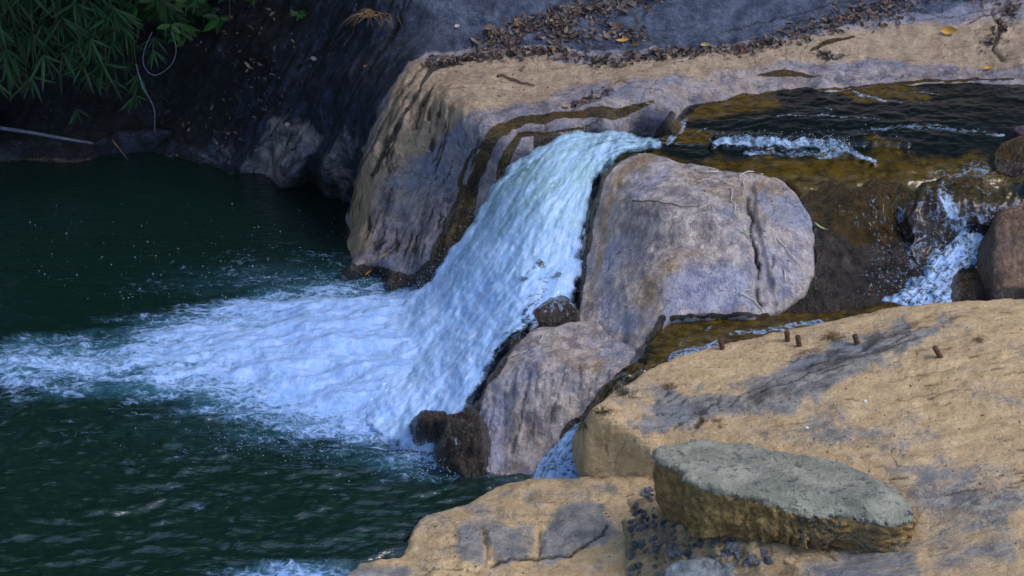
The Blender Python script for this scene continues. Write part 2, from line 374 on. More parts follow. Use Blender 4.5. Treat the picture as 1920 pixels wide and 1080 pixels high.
# ---------------------------------------------------------------- rock bank (terrain)
bank_ctrl = [
 (-500,300,0),(-200,298,0),(0,300,0),(150,303,0),(330,298,0),(430,325,0),(520,350,0),(600,366,0),(660,380,0.02),
 (-500,345,-.2),(0,350,-.2),(200,350,-.2),(400,365,-.2),(520,385,-.2),(600,410,-.25),
 (600,470,-.3),(600,540,-.3),(690,580,-.3),(800,600,-.2),
 (657,425,.02),(655,490,0),(672,525,0),(720,540,0),(780,545,0),
 (600,200,.585),(520,200,.46),(430,200,.32),(330,200,.20),(0,200,.10),(-400,200,.10),
 (600,290,.28),(530,290,.22),(450,285,.12),(640,330,.22),
 (700,0,1.24),(600,0,1.09),(500,0,.98),(400,0,.87),(0,0,.73),(-400,0,.7),
 (600,100,.83),(500,100,.73),(400,100,.62),(0,100,.49),(700,100,.97),(770,60,1.12),(650,150,.80),
 (790,110,1.05),(740,160,.92),(705,230,.72),(680,300,.5),(665,360,.25),(665,440,.10),
 (850,120,1.03),(950,110,1.05),(1000,160,.99),(1100,110,1.05),(1250,105,1.06),(1400,110,1.04),(1600,100,1.04),(1800,90,1.06),(1920,120,1.03),(1920,60,1.1),(2200,90,1.1),
 (800,0,1.3),(1000,0,1.3),(1300,0,1.28),(1600,0,1.22),(1920,0,1.2),(2300,0,1.25),
 (0,-200,1.2),(500,-200,1.4),(800,-200,1.7),(1300,-200,1.65),(1920,-200,1.6),(2400,-200,1.6),(-400,-200,1.2),
 (2200,150,.95),(1920,150,.945),(1800,150,.94),(1700,152,.94),(1620,155,.94),(1550,166,.935),(1430,174,.925),(1330,190,.92),(1270,215,.91),(1245,248,.885),
 (1100,200,.975),(1200,190,.97),(1000,205,.97),(930,225,.955),(870,225,.95),(830,180,1.0),(1050,248,.915),(1150,240,.915),
 (1000,260,.88),(950,290,.80),(900,300,.72),(800,300,.62),(740,350,.42),(760,450,.2),(720,270,.66),(850,330,.58),(900,280,.80),
 (1000,292,.80),(930,345,.63),(880,425,.42),(840,485,.26),(795,530,.08),(820,400,.40),(700,450,.13),(720,500,.06),
 (1100,310,.66),(1000,390,.45),(930,480,.2),(850,580,-.1),(1050,450,.3),
 (1300,240,.78),(1500,230,.75),(1800,230,.75),(2200,230,.75),(1500,300,.6),(1900,300,.6),(1200,320,.5),(2200,320,.6)]
FACE = [(760,150),(900,230),(930,330),(840,480),(780,540),(650,520),(660,350)]
def bank_fiss(px, py):
    u = px + .32 * py + 10 * fbm(px / 60, py / 90, 3, 2)
    a = pmask(px, py, FACE, 20) * fiss(u / 17, py / 130, .64, .14, 41, fbm(px / 50, py / 90, 3, 42) + .15)
    b = pmask(px, py, [(800,110),(1300,100),(1250,170),(1000,205),(860,215)], 20) * fiss(px / 50, py / 16, .84, .1, 43, fbm(px / 90, py / 40, 3, 44) - .1)
    q = -px * .5 + py * .86; w = px * .86 + py * .5
    c = sstep(900, 700, px + (py - 100) * .4) * fiss(w / 26, q / 260, .76, .14, 45, fbm(px / 90, py / 90, 3, 46) + .1)
    return np.clip(a + b + c, 0, 1)
def bank_disp(X, S, px, py, d):
    r = .030 * fbm(X * 2.2, S * 2.2, 4, 1)
    a = px * .80 + py * .60; b = -px * .60 + py * .80      # slabs run down to the left on the dark slope
    sl = sstep(900, 650, px + (py - 100) * .4)
    q = -px * .5 + py * .86; r2 = px * .86 + py * .5
    r = r + sl * (.060 * ridge(r2 / 120, q / 420, 4, 2) + .020 * ridge(r2 / 34, q / 160, 3, 6) + .012 * fbm(r2 / 18, q / 50, 3, 7) - .03)
    face = pmask(px, py, [(760,150),(900,230),(930,330),(840,480),(780,540),(650,520),(660,350)], 30)
    r = r + face * (.042 * ridge(px / 40 + py / 120, py / 210, 4, 4) + .014 * ridge(px / 15 + py / 50, py / 90, 3, 14) + .012 * fbm(px / 16, py / 40, 3, 8) - .03)
    top = 1 - face
    r = r + top * (1 - sl) * (.013 * ridge(px / 110 + py / 60, py / 26, 4, 12) + .006 * fbm(X * 14, S * 14, 3, 13))
    r = r + pmask(px, py, [(425,330),(500,220),(640,240),(665,370),(520,360)], 12) * (.03 * ridge((px + .35 * py) / 24, py / 130, 3, 17) - .012)
    # grotto at the waterline and the hollows in the cliff
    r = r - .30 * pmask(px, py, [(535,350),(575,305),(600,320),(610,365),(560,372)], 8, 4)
    r = r - .10 * pmask(px, py, [(615,362),(625,335),(640,345),(640,375)], 6, 3)
    r = r - .05 * pmask(px, py, [(773,240),(778,205),(795,175),(803,170),(795,210),(788,240)], 5, 4)
    r = r - .04 * pmask(px, py, [(800,225),(806,195),(812,195),(810,225)], 4, 3)
    r = r - .04 * pmask(px, py, [(715,395),(728,365),(738,372),(730,405)], 6, 3)
    r = r + .03 * pmask(px, py, [(665,480),(690,440),(730,455),(735,500),(700,515),(668,505)], 12, 5)
    return r - .018 * bank_fiss(px, py)
def bank_masks(px, py, G, d):
    n = fbm(px / 120, py / 50, 4, 3)
    tan = pmask(px, py, [(775,112),(860,118),(950,100),(1100,118),(1300,98),(1450,80),(1600,55),(1760,48),(1930,35),(2300,30),(2300,128),(1850,132),(1600,112),(1400,130),(1260,150),(1130,150),(1000,195),(860,215),(800,300),(735,380),(690,470),(650,480),(655,370),(700,250),(740,170)], 16, 12, 4)
    tan = np.maximum(tan * .95, .35 * pmask(px, py, [(1250,130),(2000,120),(2000,165),(1500,170),(1260,215),(1050,235)], 12, 6))
    tan = tan * (1 - .55 * pmask(px, py, [(700,330),(760,300),(860,250),(900,300),(800,430),(700,480)], 20, 12, 8))
    tan = np.maximum(tan, .30 * pmask(px, py, [(700,300),(830,200),(900,260),(800,400),(690,460)], 20, 10))
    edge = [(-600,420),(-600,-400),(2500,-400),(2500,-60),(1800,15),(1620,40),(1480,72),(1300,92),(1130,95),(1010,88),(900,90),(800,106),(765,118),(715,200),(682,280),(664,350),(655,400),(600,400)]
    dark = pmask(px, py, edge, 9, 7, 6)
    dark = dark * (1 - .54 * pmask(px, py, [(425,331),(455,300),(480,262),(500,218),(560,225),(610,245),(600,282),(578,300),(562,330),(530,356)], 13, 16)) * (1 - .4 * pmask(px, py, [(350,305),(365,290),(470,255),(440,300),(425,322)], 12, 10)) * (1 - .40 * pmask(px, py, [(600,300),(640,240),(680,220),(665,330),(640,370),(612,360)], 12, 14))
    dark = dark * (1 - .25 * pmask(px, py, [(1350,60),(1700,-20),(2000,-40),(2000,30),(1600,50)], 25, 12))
    moss = lmask(px, py, [(872,440),(890,330),(925,258),(960,235),(1050,216),(1110,214)], [14,12,14,10,8,7], 4)
    moss = np.maximum(moss, lmask(px, py, [(1105,212),(1150,212),(1225,192)], [11,13,3], 3))
    moss = np.maximum(moss, lmask(px, py, [(938,328),(952,290),(975,255),(1040,250),(1100,238),(1120,225)], [11,10,6,3,2,2], 2))
    moss = np.maximum(moss, lmask(px, py, [(862,340),(880,290),(905,268)], [5,4,3], 2))
    moss = np.maximum(moss, lmask(px, py, [(820,480),(850,420),(866,350)], [16,18,8], 6))
    moss = np.maximum(moss, lmask(px, py, [(1420,145),(1470,140),(1540,144)], [2,7,1], 2))
    moss = np.maximum(moss, lmask(px, py, [(1520,95),(1560,80),(1600,70)], [3,5,2], 2))
    moss = np.maximum(moss, lmask(px, py, [(1250,262),(1290,205),(1400,180),(1550,168),(1700,155),(1900,150)], [14,6,4,3,3,2], 3))
    wet = lmask(px, py, [(650,500),(700,530),(780,540),(830,490),(860,440)], [16,30,22,18,12], 8)
    wet = np.maximum(wet, lmask(px, py, [(640,400),(560,372),(430,334),(300,305),(-400,305)], 8, 4))
    wet = np.maximum(wet, lmask(px, py, [(1235,255),(1262,215)], [12,8], 4) * .8)
    wet = np.maximum(wet, (px > 1000) * sstep(245, 262, py))
    wet = np.maximum(wet, .75 * lmask(px, py, [(700,330),(740,250),(790,160),(810,130),(860,118)], [5,5,4,5,7], 3))
    grotto_shade = pmask(px, py, [(530,352),(572,300),(600,318),(612,366),(560,376)], 5, 4) + pmask(px, py, [(613,366),(624,333),(640,345),(641,378)], 4, 3)  # black of the grotto hollows: shade put into the colour
    soil_shade = np.maximum(grotto_shade, pmask(px, py, [(-900,-600),(640,-600),(560,60),(500,170),(420,260),(330,300),(-900,320)], 50, 40, 9))  # left bank soil, its colour also darkened for the shade under the trees
    return dict(tan=tan, dark=dark, moss=moss, wet=wet, soil_shade=soil_shade, slab=pmask(px, py, [(640,-500),(760,60),(850,115),(1000,110),(2500,110),(2500,-500)], 60, 30), crk2=np.clip(1.1 * bank_fiss(px, py), 0, 1))
lp = P(-560, 300, 0); rp = P(2450, 200, .9)
b_lo = (lp[0], 1e9); ss = to_f(np.array([P(960, 620, -.3), P(960, -330, 1.6)]))[1]
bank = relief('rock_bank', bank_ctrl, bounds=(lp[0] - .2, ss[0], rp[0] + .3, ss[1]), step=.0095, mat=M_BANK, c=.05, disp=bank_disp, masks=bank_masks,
  cracks=[([(665,330),(700,270),(740,190),(790,130),(830,115)],4,.018),([(780,230),(790,190),(808,165)],4,.02),
          ([(560,130),(640,60),(690,10)],4,.02),([(620,250),(680,150),(740,70),(760,0)],3,.02),([(480,240),(520,160),(560,90)],4,.02),
          ([(1200,215),(1220,240)],2,.01),([(1015,222),(1025,245)],2,.012),([(1070,200),(1120,178),(1140,170)],3,.012),([(1480,120),(1560,150),(1850,140),(1920,120)],2,.010),
          ([(1130,160),(1160,150),(1180,155)],3,.012),([(1700,20),(1780,35),(1850,20)],2,.012),([(1860,20),(1875,60),(1862,90),(1880,110)],6,.018),
          ([(700,480),(720,400),(735,350)],3,.014),([(760,500),(790,420),(800,360)],3,.012),([(850,330),(838,400),(820,440)],2,.01),
          ([(1350,60),(1480,30),(1600,-5)],3,.014),([(1200,60),(1320,52),(1420,60)],2,.008)])
tag(bank, kind='structure')

# ---------------------------------------------------------------- upper stream
stream_ctrl = [(2300,130,.935),(1920,150,.93),(1700,152,.93),(1550,166,.925),(1430,174,.92),(1330,190,.91),(1270,215,.90),(1240,258,.885),(1130,262,.88),
 (1500,220,.92),(1800,220,.925),(2200,230,.93),(1300,270,.875),(1500,268,.895),(1620,270,.90),(1400,275,.885),(1850,260,.91),(1180,290,.85),(1300,305,.86),(1400,320,.865),(1500,320,.865),(1620,310,.87),(1750,310,.88),(1900,300,.88),(2200,300,.88),
 (1500,350,.83),(1600,350,.83),(1700,350,.835),(1850,345,.84),(1940,345,.84),(1530,400,.74),(1600,390,.74),(1700,385,.74),(1850,385,.74)]
def stream_disp(X, S, px, py, d):
    r = .006 * fbm(px / 60, py / 14, 4, 1) + .003 * fbm(px / 22, py / 8, 3, 3)
    fo = lmask(px, py, [(1340,266),(1480,268),(1560,276),(1640,305)], [12,10,14,5], 5)
    r = r + fo * (.03 + .025 * fbm(px / 14, py / 9, 3, 5))
    r = r + .03 * lmask(px, py, [(1560,268),(1620,262),(1700,268)], [7,9,5], 4)
    lip = sstep(335, 365, py) * (px > 1450)
    return r + lip * .006 * fbm(px / 20, py / 60, 3, 7)
def stream_masks(px, py, G, d):
    moss = pmask(px, py, [(1290,300),(1230,285),(1120,290),(1130,340),(1500,420),(1900,420),(1900,330),(1850,290),(1700,270),(1620,255),(1640,290),(1450,292)], 18, 10)
    moss = np.maximum(moss, pmask(px, py, [(1275,222),(1330,190),(1440,174),(1470,200),(1380,215),(1300,228)], 9, 6))
    moss = np.maximum(moss, .8 * pmask(px, py, [(1545,166),(1700,155),(1750,185),(1620,195)], 9, 6))
    moss = np.maximum(moss, .9 * pmask(px, py, [(1250,232),(1345,245),(1330,272),(1240,268)], 8, 5))
    moss = moss * (1 - .6 * pmask(px, py, [(1650,250),(1850,250),(1800,300),(1700,300)], 20, 10))
    foam = .95 * lmask(px, py, [(1342,268),(1430,266),(1480,274),(1545,272),(1640,303)], [6,12,7,13,4], 5)
    foam = np.maximum(foam, .75 * lmask(px, py, [(1400,283),(1500,290),(1600,290)], [4,9,6], 5))
    foam = np.maximum(foam, .85 * lmask(px, py, [(1252,268),(1275,235),(1288,222)], [7,9,3], 4))
    foam = np.maximum(foam, .62 * lmask(px, py, [(1600,248),(1700,235),(1800,242),(1880,252)], [5,6,5,3], 5))
    foam = np.maximum(foam, .8 * lmask(px, py, [(1600,170),(1620,180),(1660,188)], [3,5,3], 3))
    foam = np.maximum(foam, .55 * pmask(px, py, [(1720,305),(1900,290),(1930,350),(1800,350),(1740,335)], 14, 10))
    foam = np.maximum(foam, .60 * pmask(px, py, [(1500,345),(1900,345),(1900,420),(1500,420)], 12, 8) * .6)
    foam = np.maximum(foam, 1.1 * lmask(px, py, [(1060,262),(1170,258),(1235,268)], [10,9,6], 4))
    foam = np.maximum(foam, .5 * lmask(px, py, [(1240,268),(1300,272),(1345,272)], [4,3,4], 3))
    for ln in ([(1690,172),(1760,176)], [(1640,186),(1700,194),(1745,192)], [(1430,217),(1520,215),(1600,218),(1680,228)], [(1500,198),(1560,204)], [(1300,252),(1330,240)]):
        foam = np.maximum(foam, .60 * lmask(px, py, ln, 2.2, 3))
    return dict(moss=moss, foam=foam, clear=0 * px)
stream = relief('stream_water', stream_ctrl, poly=[(1120,262),(1240,262),(1262,225),(1300,188),(1420,165),(1540,158),(1700,140),(1920,135),(2300,125),(2400,320),(1935,372),(1850,368),(1700,366),(1560,368),(1510,372),(1480,345),(1440,335),(1380,330),(1290,318),(1230,305),(1160,300)],
  step=.010, mat=M_STREAM, rnd=.02, k=1.5, skirt=.06, edge=.004, disp=stream_disp, masks=stream_masks)
tag(stream, kind='structure')

# ---------------------------------------------------------------- pale central boulder
cb_ctrl = [(1200,290,.9),(1300,318,.905),(1400,330,.905),(1460,340,.89),(1500,370,.86),(1520,420,.79),(1528,470,.71),(1520,530,.62),(1490,565,.57),(1440,587,.54),(1290,597,.54),(1360,590,.545),
 (1160,300,.87),(1130,345,.80),(1108,430,.63),(1092,520,.46),(1080,590,.37),(1090,640,.34),(1150,700,.30),(1215,645,.45),
 (1250,400,.87),(1350,400,.875),(1440,400,.85),(1250,500,.70),(1400,500,.70),(1330,440,.80),(1180,450,.69),(1190,370,.86),(1250,340,.905),(1150,560,.48),(1250,560,.60),(1350,560,.60),(1160,640,.39),(1200,600,.50),(1130,640,.37),(1450,500,.70)]
def cb_disp(X, S, px, py, d):
    r = .016 * fbm(X * 3, S * 3, 4, 21) + .030 * (ridge(X * 1.6 + .4, S * 1.9, 2, 27) - .4) + .006 * fbm(X * 16, S * 10, 4, 22)
    r = r - .04 * pmask(px, py, [(1225,470),(1270,440),(1325,425),(1330,445),(1260,468)], 16, 6) + .008 * ridge(X * 7, S * 9, 4, 26)
    r = r + .03 * pmask(px, py, [(1240,440),(1290,410),(1340,410),(1325,425),(1265,440)], 16, 6)
    r = r - .03 * lmask(px, py, [(1405,350),(1412,420),(1430,520),(1436,585)], [8,12,16,24], 5)
    lf = sstep(1230, 1130, px - (py - 400) * .05)
    return r + lf * (.012 * ridge(px / 22, py / 160, 4, 24) - .004)
def cb_masks(px, py, G, d):
    tan = .55 * lmask(px, py, [(1215,292),(1165,325),(1135,400),(1120,500),(1105,570)], [22,12,10,9,7], 6)
    tan = np.maximum(tan, .42 * pmask(px, py, [(1280,300),(1450,330),(1500,400),(1380,420),(1260,350)], 30, 14))
    tan = np.maximum(tan, .52 * pmask(px, py, [(1180,560),(1250,470),(1330,455),(1290,560),(1200,640)], 22, 12))
    wet = lmask(px, py, [(1158,296),(1128,335),(1108,420),(1096,500),(1080,590)], [9,8,6,5,7], 3)
    wet = np.maximum(wet, .95 * pmask(px, py, [(1450,600),(1500,562),(1545,540),(1545,620),(1440,615)], 6, 6))
    wet = np.maximum(wet, lmask(px, py, [(1260,598),(1340,592),(1440,590)], [6,5,6], 3))
    wet = np.maximum(wet, .36 * pmask(px, py, [(1222,472),(1270,440),(1325,425),(1332,440),(1270,462)], 10, 6))  # browner, darker tone in the hollow, through the same mask
    wet = np.maximum(wet, lmask(px, py, [(1240,600),(1222,640),(1195,690),(1165,735)], [9,10,12,12], 4))
    moss = lmask(px, py, [(1196,286),(1155,294),(1128,335)], [5,9,7], 3)
    dark = .4 * pmask(px, py, [(1270,470),(1400,460),(1420,580),(1290,590)], 20, 12) * 0
    blue = .9 * pmask(px, py, [(1240,520),(1290,490),(1390,500),(1420,570),(1340,592),(1250,580)], 26, 16) + .6 * pmask(px, py, [(1440,470),(1510,440),(1515,530),(1450,570)], 26, 16) + .6 * pmask(px, py, [(1180,310),(1260,310),(1240,360),(1170,380)], 20, 12)
    return dict(tan=tan, wet=wet, moss=moss, dark=dark, blue=blue)
cb = relief('pale_boulder', cb_ctrl, poly=[(1190,286),(1230,290),(1300,310),(1370,322),(1440,328),(1485,348),(1515,390),(1528,440),(1530,500),(1515,545),(1490,570),(1450,590),(1360,592),(1290,596),(1245,605),(1222,640),(1200,690),(1170,735),(1120,730),(1085,650),(1076,600),(1086,540),(1096,460),(1106,390),(1124,335),(1150,300)],
  step=.0085, c=.03, mat=M_BOULDER, rnd=.025, k=5., skirt=.16, edgef=3.5, edge=.024, disp=cb_disp, masks=cb_masks,
  cracks=[([(1402,368),(1405,395)],6,.03),([(1408,395),(1410,440),(1420,470),(1424,520)],3.5,.03),([(1415,455),(1424,500)],4,.03),([(1448,500),(1452,480)],3,.015),([(1280,330),(1330,338),(1400,326)],2,.006),([(1418,540),(1428,575)],4,.02),([(1125,600),(1160,655),(1145,690)],2.5,.012)])
tag(cb, 'big smooth pale grey boulder with a vertical crack, right of the main fall', 'boulder')

# ---------------------------------------------------------------- lower grey boulder
lb_ctrl = [(1080,600,.44),(1040,612,.44),(985,630,.42),(955,655,.38),(1110,650,.42),(1180,700,.44),(1170,740,.38),(1150,640,.415),(1210,680,.44),(1060,660,.42),(1000,680,.40),(930,720,.29),(890,790,.14),(865,850,.02),
 (900,915,-.05),(960,925,-.05),(1020,900,.0),(1040,850,.09),(1065,820,.15),(1110,780,.24),(1000,780,.24),(950,830,.10),(1060,740,.33),(1100,700,.41),(1000,860,.06),(900,860,.03)]
def lb_disp(X, S, px, py, d):
    r = .02 * fbm(X * 4, S * 4, 4, 31) + .008 * fbm(X * 18, S * 12, 4, 32)
    f = sstep(660, 720, py)
    return r + f * (.022 * ridge(px / 36 + py / 400, py / 170, 4, 33) - .01) + f * .012 * ridge(px / 14, py / 60, 3, 35)
def lb_masks(px, py, G, d):
    wet = lmask(px, py, [(985,622),(950,650),(915,705),(885,770),(860,850),(900,920)], [8,11,14,14,12,14], 6)
    wet = np.maximum(wet, lmask(px, py, [(1175,735),(1120,780),(1070,810),(1050,840)], [18,20,18,10], 8))
    wet = np.maximum(wet, .9 * lmask(px, py, [(1040,850),(1020,895)], [10,6], 4))
    tan = .42 * pmask(px, py, [(1000,640),(1100,620),(1150,690),(1080,720)], 20, 14) + .35 * pmask(px, py, [(900,800),(1000,760),(1040,840),(960,900)], 20, 14)
    return dict(wet=wet, tan=tan, moss=.8 * lmask(px, py, [(1160,735),(1110,775)], [8,8], 6), blue=.8 * pmask(px, py, [(890,760),(950,740),(960,860),(920,900),(880,850)], 24, 16) + .5 * pmask(px, py, [(960,650),(1030,640),(1010,720),(940,730)], 20, 12))
lb = relief('stepped_boulder', lb_ctrl, poly=[(1082,592),(1130,610),(1190,650),(1225,680),(1200,725),(1150,765),(1110,788),(1068,822),(1048,850),(1030,890),(1010,930),(930,940),(890,905),(866,880),(858,840),(878,780),(915,708),(945,655),(975,628),(1030,606)],
  step=.008, mat=M_BOULDER, rnd=.05, k=5., skirt=.16, edge=.018, edgef=9, disp=lb_disp, masks=lambda px, py, G, d: dict(lb_masks(px, py, G, d), crk2=.8 * pmask(px, py, [(880,720),(1120,700),(1100,800),(1000,900),(870,900)], 14) * fiss((px + .1 * py) / 15, py / 110, .72, .14, 61, fbm(px / 50, py / 70, 3, 62) + .05)),
  cracks=[([(985,740),(975,800),(960,850)],3,.012),([(1060,700),(1040,760),(1030,800)],3,.012),([(925,760),(915,820),(905,870)],3,.01),([(1085,690),(1105,735)],2.5,.01)])
tag(lb, 'lower grey boulder streaked with grit, stepping down into the pool beside the fall', 'boulder')

# ---------------------------------------------------------------- wet rocks at the foot of the fall
def small_rock(name, outline, ztop, zbot, mat, label, seed, tilt=0., rnd=.05, amp=.02, masks=None, step=.007, group=None, skirt=.16, cat='rock'):
    xs = [p[0] for p in outline]; ys = [p[1] for p in outline]; x0, x1, y0, y1 = min(xs), max(xs), min(ys), max(ys)
    ctrl = []
    for px in np.linspace(x0, x1, 4):
        for k_, (py, z) in enumerate(((y0, ztop), (y0 * .65 + y1 * .35, ztop - (ztop - zbot) * .15), (y0 * .3 + y1 * .7, zbot + (ztop - zbot) * .35), (y1, zbot))):
            ctrl.append((px + 2 * k_, py, z + tilt * (px - (x0 + x1) / 2) / (x1 - x0)))
    dsp = lambda X, S, px, py, d: amp * fbm(X * 7, S * 7, 4, seed) + amp * .8 * ridge(px / 18, py / 70, 3, seed + 1) - amp * .3
    o = relief(name, ctrl, poly=outline, step=step, mat=mat, rnd=rnd, k=5., skirt=skirt, edge=.01, edgef=12, disp=dsp, masks=masks)
    return tag(o, label, cat, group)
wetall = lambda px, py, G, d: dict(wet=.8 + 0 * px, foam=.40 + 0 * px, moss=.35 * (fbm(px / 40, py / 40, 3, 4) > .1))
small_rock('wet_rock', [(784,772),(796,764),(812,768),(834,774),(840,790),(832,812),(822,858),(808,856),(800,836),(782,832),(778,806)], .22, -.04, M_WET, 'small black wet rock at the foot of the fall, nearest the open pool', 41, rnd=.02, amp=.035, masks=wetall)
small_rock('wet_rock', [(838,782),(862,772),(880,750),(896,770),(905,800),(906,860),(925,900),(905,925),(878,905),(862,880),(842,872),(836,846),(822,838),(832,806)], .27, -.06, M_WET, 'jagged black wet rock against the left foot of the lower grey boulder', 43, rnd=.02, amp=.04, masks=wetall)
small_rock('wet_rock', [(1010,570),(1045,545),(1078,560),(1090,600),(1060,612),(1025,620),(990,632),(988,600)], .49, .36, M_WET, 'dark wet rock with water sliding over it, tucked beside the pale boulder', 45, masks=lambda px, py, G, d: dict(wet=.8 + 0 * px, foam=.52 * sstep(620, 570, py) + .18))
small_rock('wet_rock', [(950,640),(975,628),(985,640),(970,660),(950,665)], .40, .33, M_WET, 'little black wet stone at the upper left corner of the lower grey boulder', 46, masks=wetall, skirt=.1)

# ---------------------------------------------------------------- dark wet ledge under the side cascade
wl_ctrl = [(1560,374,.808),(1640,374,.806),(1700,374,.798),(1500,340,.82),(1600,345,.825),(1700,345,.825),(1800,345,.83),(1930,345,.83),(1500,400,.80),(1530,440,.755),(1620,420,.70),(1700,400,.71),(1780,380,.75),(1850,375,.76),(1920,375,.74),
 (1540,500,.665),(1620,500,.57),(1700,480,.56),(1740,470,.55),(1780,440,.60),(1860,430,.60),(1930,440,.6),(1450,600,.47),(1500,600,.46),(1560,590,.47),(1640,580,.48),(1640,545,.50),(1720,540,.48),(1790,510,.49),(1850,460,.53),(1800,560,.46),(1900,560,.46),(1700,620,.4),(1550,650,.38)]
def wl_disp(X, S, px, py, d):
    r = .02 * fbm(X * 4, S * 4, 4, 51) + .007 * fbm(X * 22, S * 22, 3, 52)
    r = r + .02 * ridge((px - py * .4) / 40, (py + px * .4) / 110, 4, 53)
    r = r + .05 * lmask(px, py, [(1790,400),(1800,440),(1780,420)], [14,16,12], 4)
    return r + .04 * pmask(px, py, [(1780,500),(1850,510),(1860,560),(1790,560)], 10, 6)
def wl_masks(px, py, G, d):
    wet = sstep(1420, 1450, px) * (1. - .25 * pmask(px, py, [(1530,440),(1640,450),(1640,560),(1470,590)], 24, 16))
    moss = .95 * pmask(px, py, [(1480,330),(1930,330),(1930,380),(1740,390),(1710,440),(1660,462),(1600,450),(1550,435),(1515,405)], 22, 16)
    moss = np.maximum(moss, .7 * pmask(px, py, [(1780,490),(1860,495),(1860,550),(1790,545)], 12, 8))
    foam = .52 * pmask(px, py, [(1560,375),(1700,350),(1870,350),(1870,470),(1760,450),(1740,530),(1640,560),(1600,520),(1620,450),(1570,400)], 20, 14)
    foam = np.maximum(foam, .62 * lmask(px, py, [(1770,360),(1780,400),(1800,420)], [9,10,12], 4))
    return dict(wet=wet, moss=moss, foam=foam)
wl_ = relief('wet_ledge', wl_ctrl, poly=[(1500,335),(1600,332),(1950,330),(2100,340),(2100,640),(1800,640),(1600,640),(1430,650),(1440,595),(1500,560),(1530,500),(1525,430),(1505,390)],
  step=.0085, mat=M_WET, rnd=.05, k=5., skirt=.16, edge=.01, disp=wl_disp, masks=wl_masks)
tag(wl_, 'dark brown wet rock ledge right of the pale boulder with thin water running down it', 'rock')

small_rock('brown_boulder', [(1868,390),(1890,378),(1925,372),(2080,360),(2100,620),(1930,600),(1860,565),(1858,480),(1862,430)], .78, .46, rock_mat('brown_rock', g0=(.12, .07, .05), g1=(.30, .19, .13), g2=(.20, .15, .14), stripe=((7., 6., .9), (0, 0, 0)), sb=.4), 'rounded reddish brown boulder cut by the right edge, above the ochre rock', 55, rnd=.07, amp=.015, masks=lambda px, py, G, d: dict(wet=sstep(520, 560, py)), cat='boulder')
small_rock('mossy_rock', [(1862,290),(1885,262),(1930,248),(2000,245),(2020,330),(1930,335),(1870,325)], 1.0, .86, M_WET, 'low mossy wet rock at the right edge of the upper stream', 57, rnd=.04, masks=lambda px, py, G, d: dict(wet=1 + 0 * px, moss=sstep(310, 285, py), foam=.45 * sstep(290, 310, py)))
small_rock('river_stone', [(1898,240),(1908,233),(1935,234),(1945,243),(1930,250),(1903,249)], .99, .965, rock_mat('plum_stone', g0=(.07, .05, .07), g1=(.14, .10, .13), g2=(.10, .08, .12)), 'small smooth purple grey pebble on the mossy rock at the right edge', 59, rnd=.02, amp=.002, skirt=.03, step=.004, cat='pebble')

# far-left waterline rocks
small_rock('shore_slab', [(175,262),(250,242),(325,238),(318,252),(270,278),(215,298),(165,292)], .135, -.03, M_BANK, 'flat dark brown slab at the far waterline under the hanging vine', 61, rnd=.03, amp=.006, masks=lambda px, py, G, d: dict(dark=1. + 0 * px, soil_shade=.35 + 0 * px), cat='rock')
small_rock('shore_slab', [(-60,262),(60,262),(165,268),(172,290),(80,298),(-60,300)], .085, -.02, M_BANK, 'long low dark rock at the far left waterline under the pale pole', 63, rnd=.03, amp=.006, masks=lambda px, py, G, d: dict(dark=1. + 0 * px, soil_shade=.4 + 0 * px), cat='rock')

# ---------------------------------------------------------------- foreground ochre rock
fr_ctrl = [(1110,768,.48),(1150,738,.47),(1200,705,.49),(1250,675,.52),(1350,650,.53),(1450,625,.55),(1540,605,.57),(1650,580,.61),(1800,562,.65),(1920,560,.66),(2300,560,.66),
 (1112,776,.475),(1150,792,.445),(1190,825,.372),(1222,852,.318),(1102,897,.13),(1160,898,.15),(1190,898,.165),(1225,897,.185),(1107,840,.29),(1150,845,.285),(1200,872,.245),(1240,830,.35),
 (1200,775,.455),(1300,800,.42),(1300,720,.50),(1500,700,.56),(1700,640,.62),(1920,650,.66),(2300,700,.66),(1500,800,.50),(1700,760,.56),(1920,800,.58),(2300,850,.6),
 (1310,880,.37),(1400,950,.36),(1700,890,.50),(1770,940,.46),(1725,975,.41),(1690,997,.36),(1600,1018,.315),(1500,1020,.305),(1700,1030,.37),(1600,1055,.32),(1500,1060,.29),(1920,950,.52),(1920,1080,.48),(1600,1100,.38),(1750,1100,.43),(2300,1200,.5),
 (1260,930,.27),(1300,975,.30),(1400,1010,.32),(1465,1045,.29),(1520,1090,.29),(1560,1300,.1),(1900,1300,.3)]
VEIN = [(1370,745),(1440,705),(1500,670),(1570,642),(1640,620),(1760,592),(1820,585),(1760,615),(1680,655),(1600,690),(1500,735),(1420,765)]
def fr_fiss(px, py):
    v = py + .36 * px + 6 * fbm(px / 50, py / 30, 3, 2); v2 = py + .12 * px + 5 * fbm(px / 60, py / 30, 3, 4)
    a = pmask(px, py, VEIN, 16, 12) * fiss(px / 150, v / 17, .60, .2, 31)
    b = sstep(1350, 1600, px) * sstep(1040, 900, py) * fiss(px / 190, v2 / 26, .80, .1, 33, fbm(px / 130, py / 60, 3, 35) - .02)
    c = pmask(px, py, [(1190,800),(1240,720),(1330,740),(1400,720),(1400,790),(1300,810)], 18, 14) * fiss(px / 80, v / 20, .74, .12, 36)
    e = fiss(px / 60, py / 24, .86, .08, 38, fbm(px / 160, py / 90, 3, 39) - .1)
    return np.clip(a + b + c + e * .7, 0, 1)
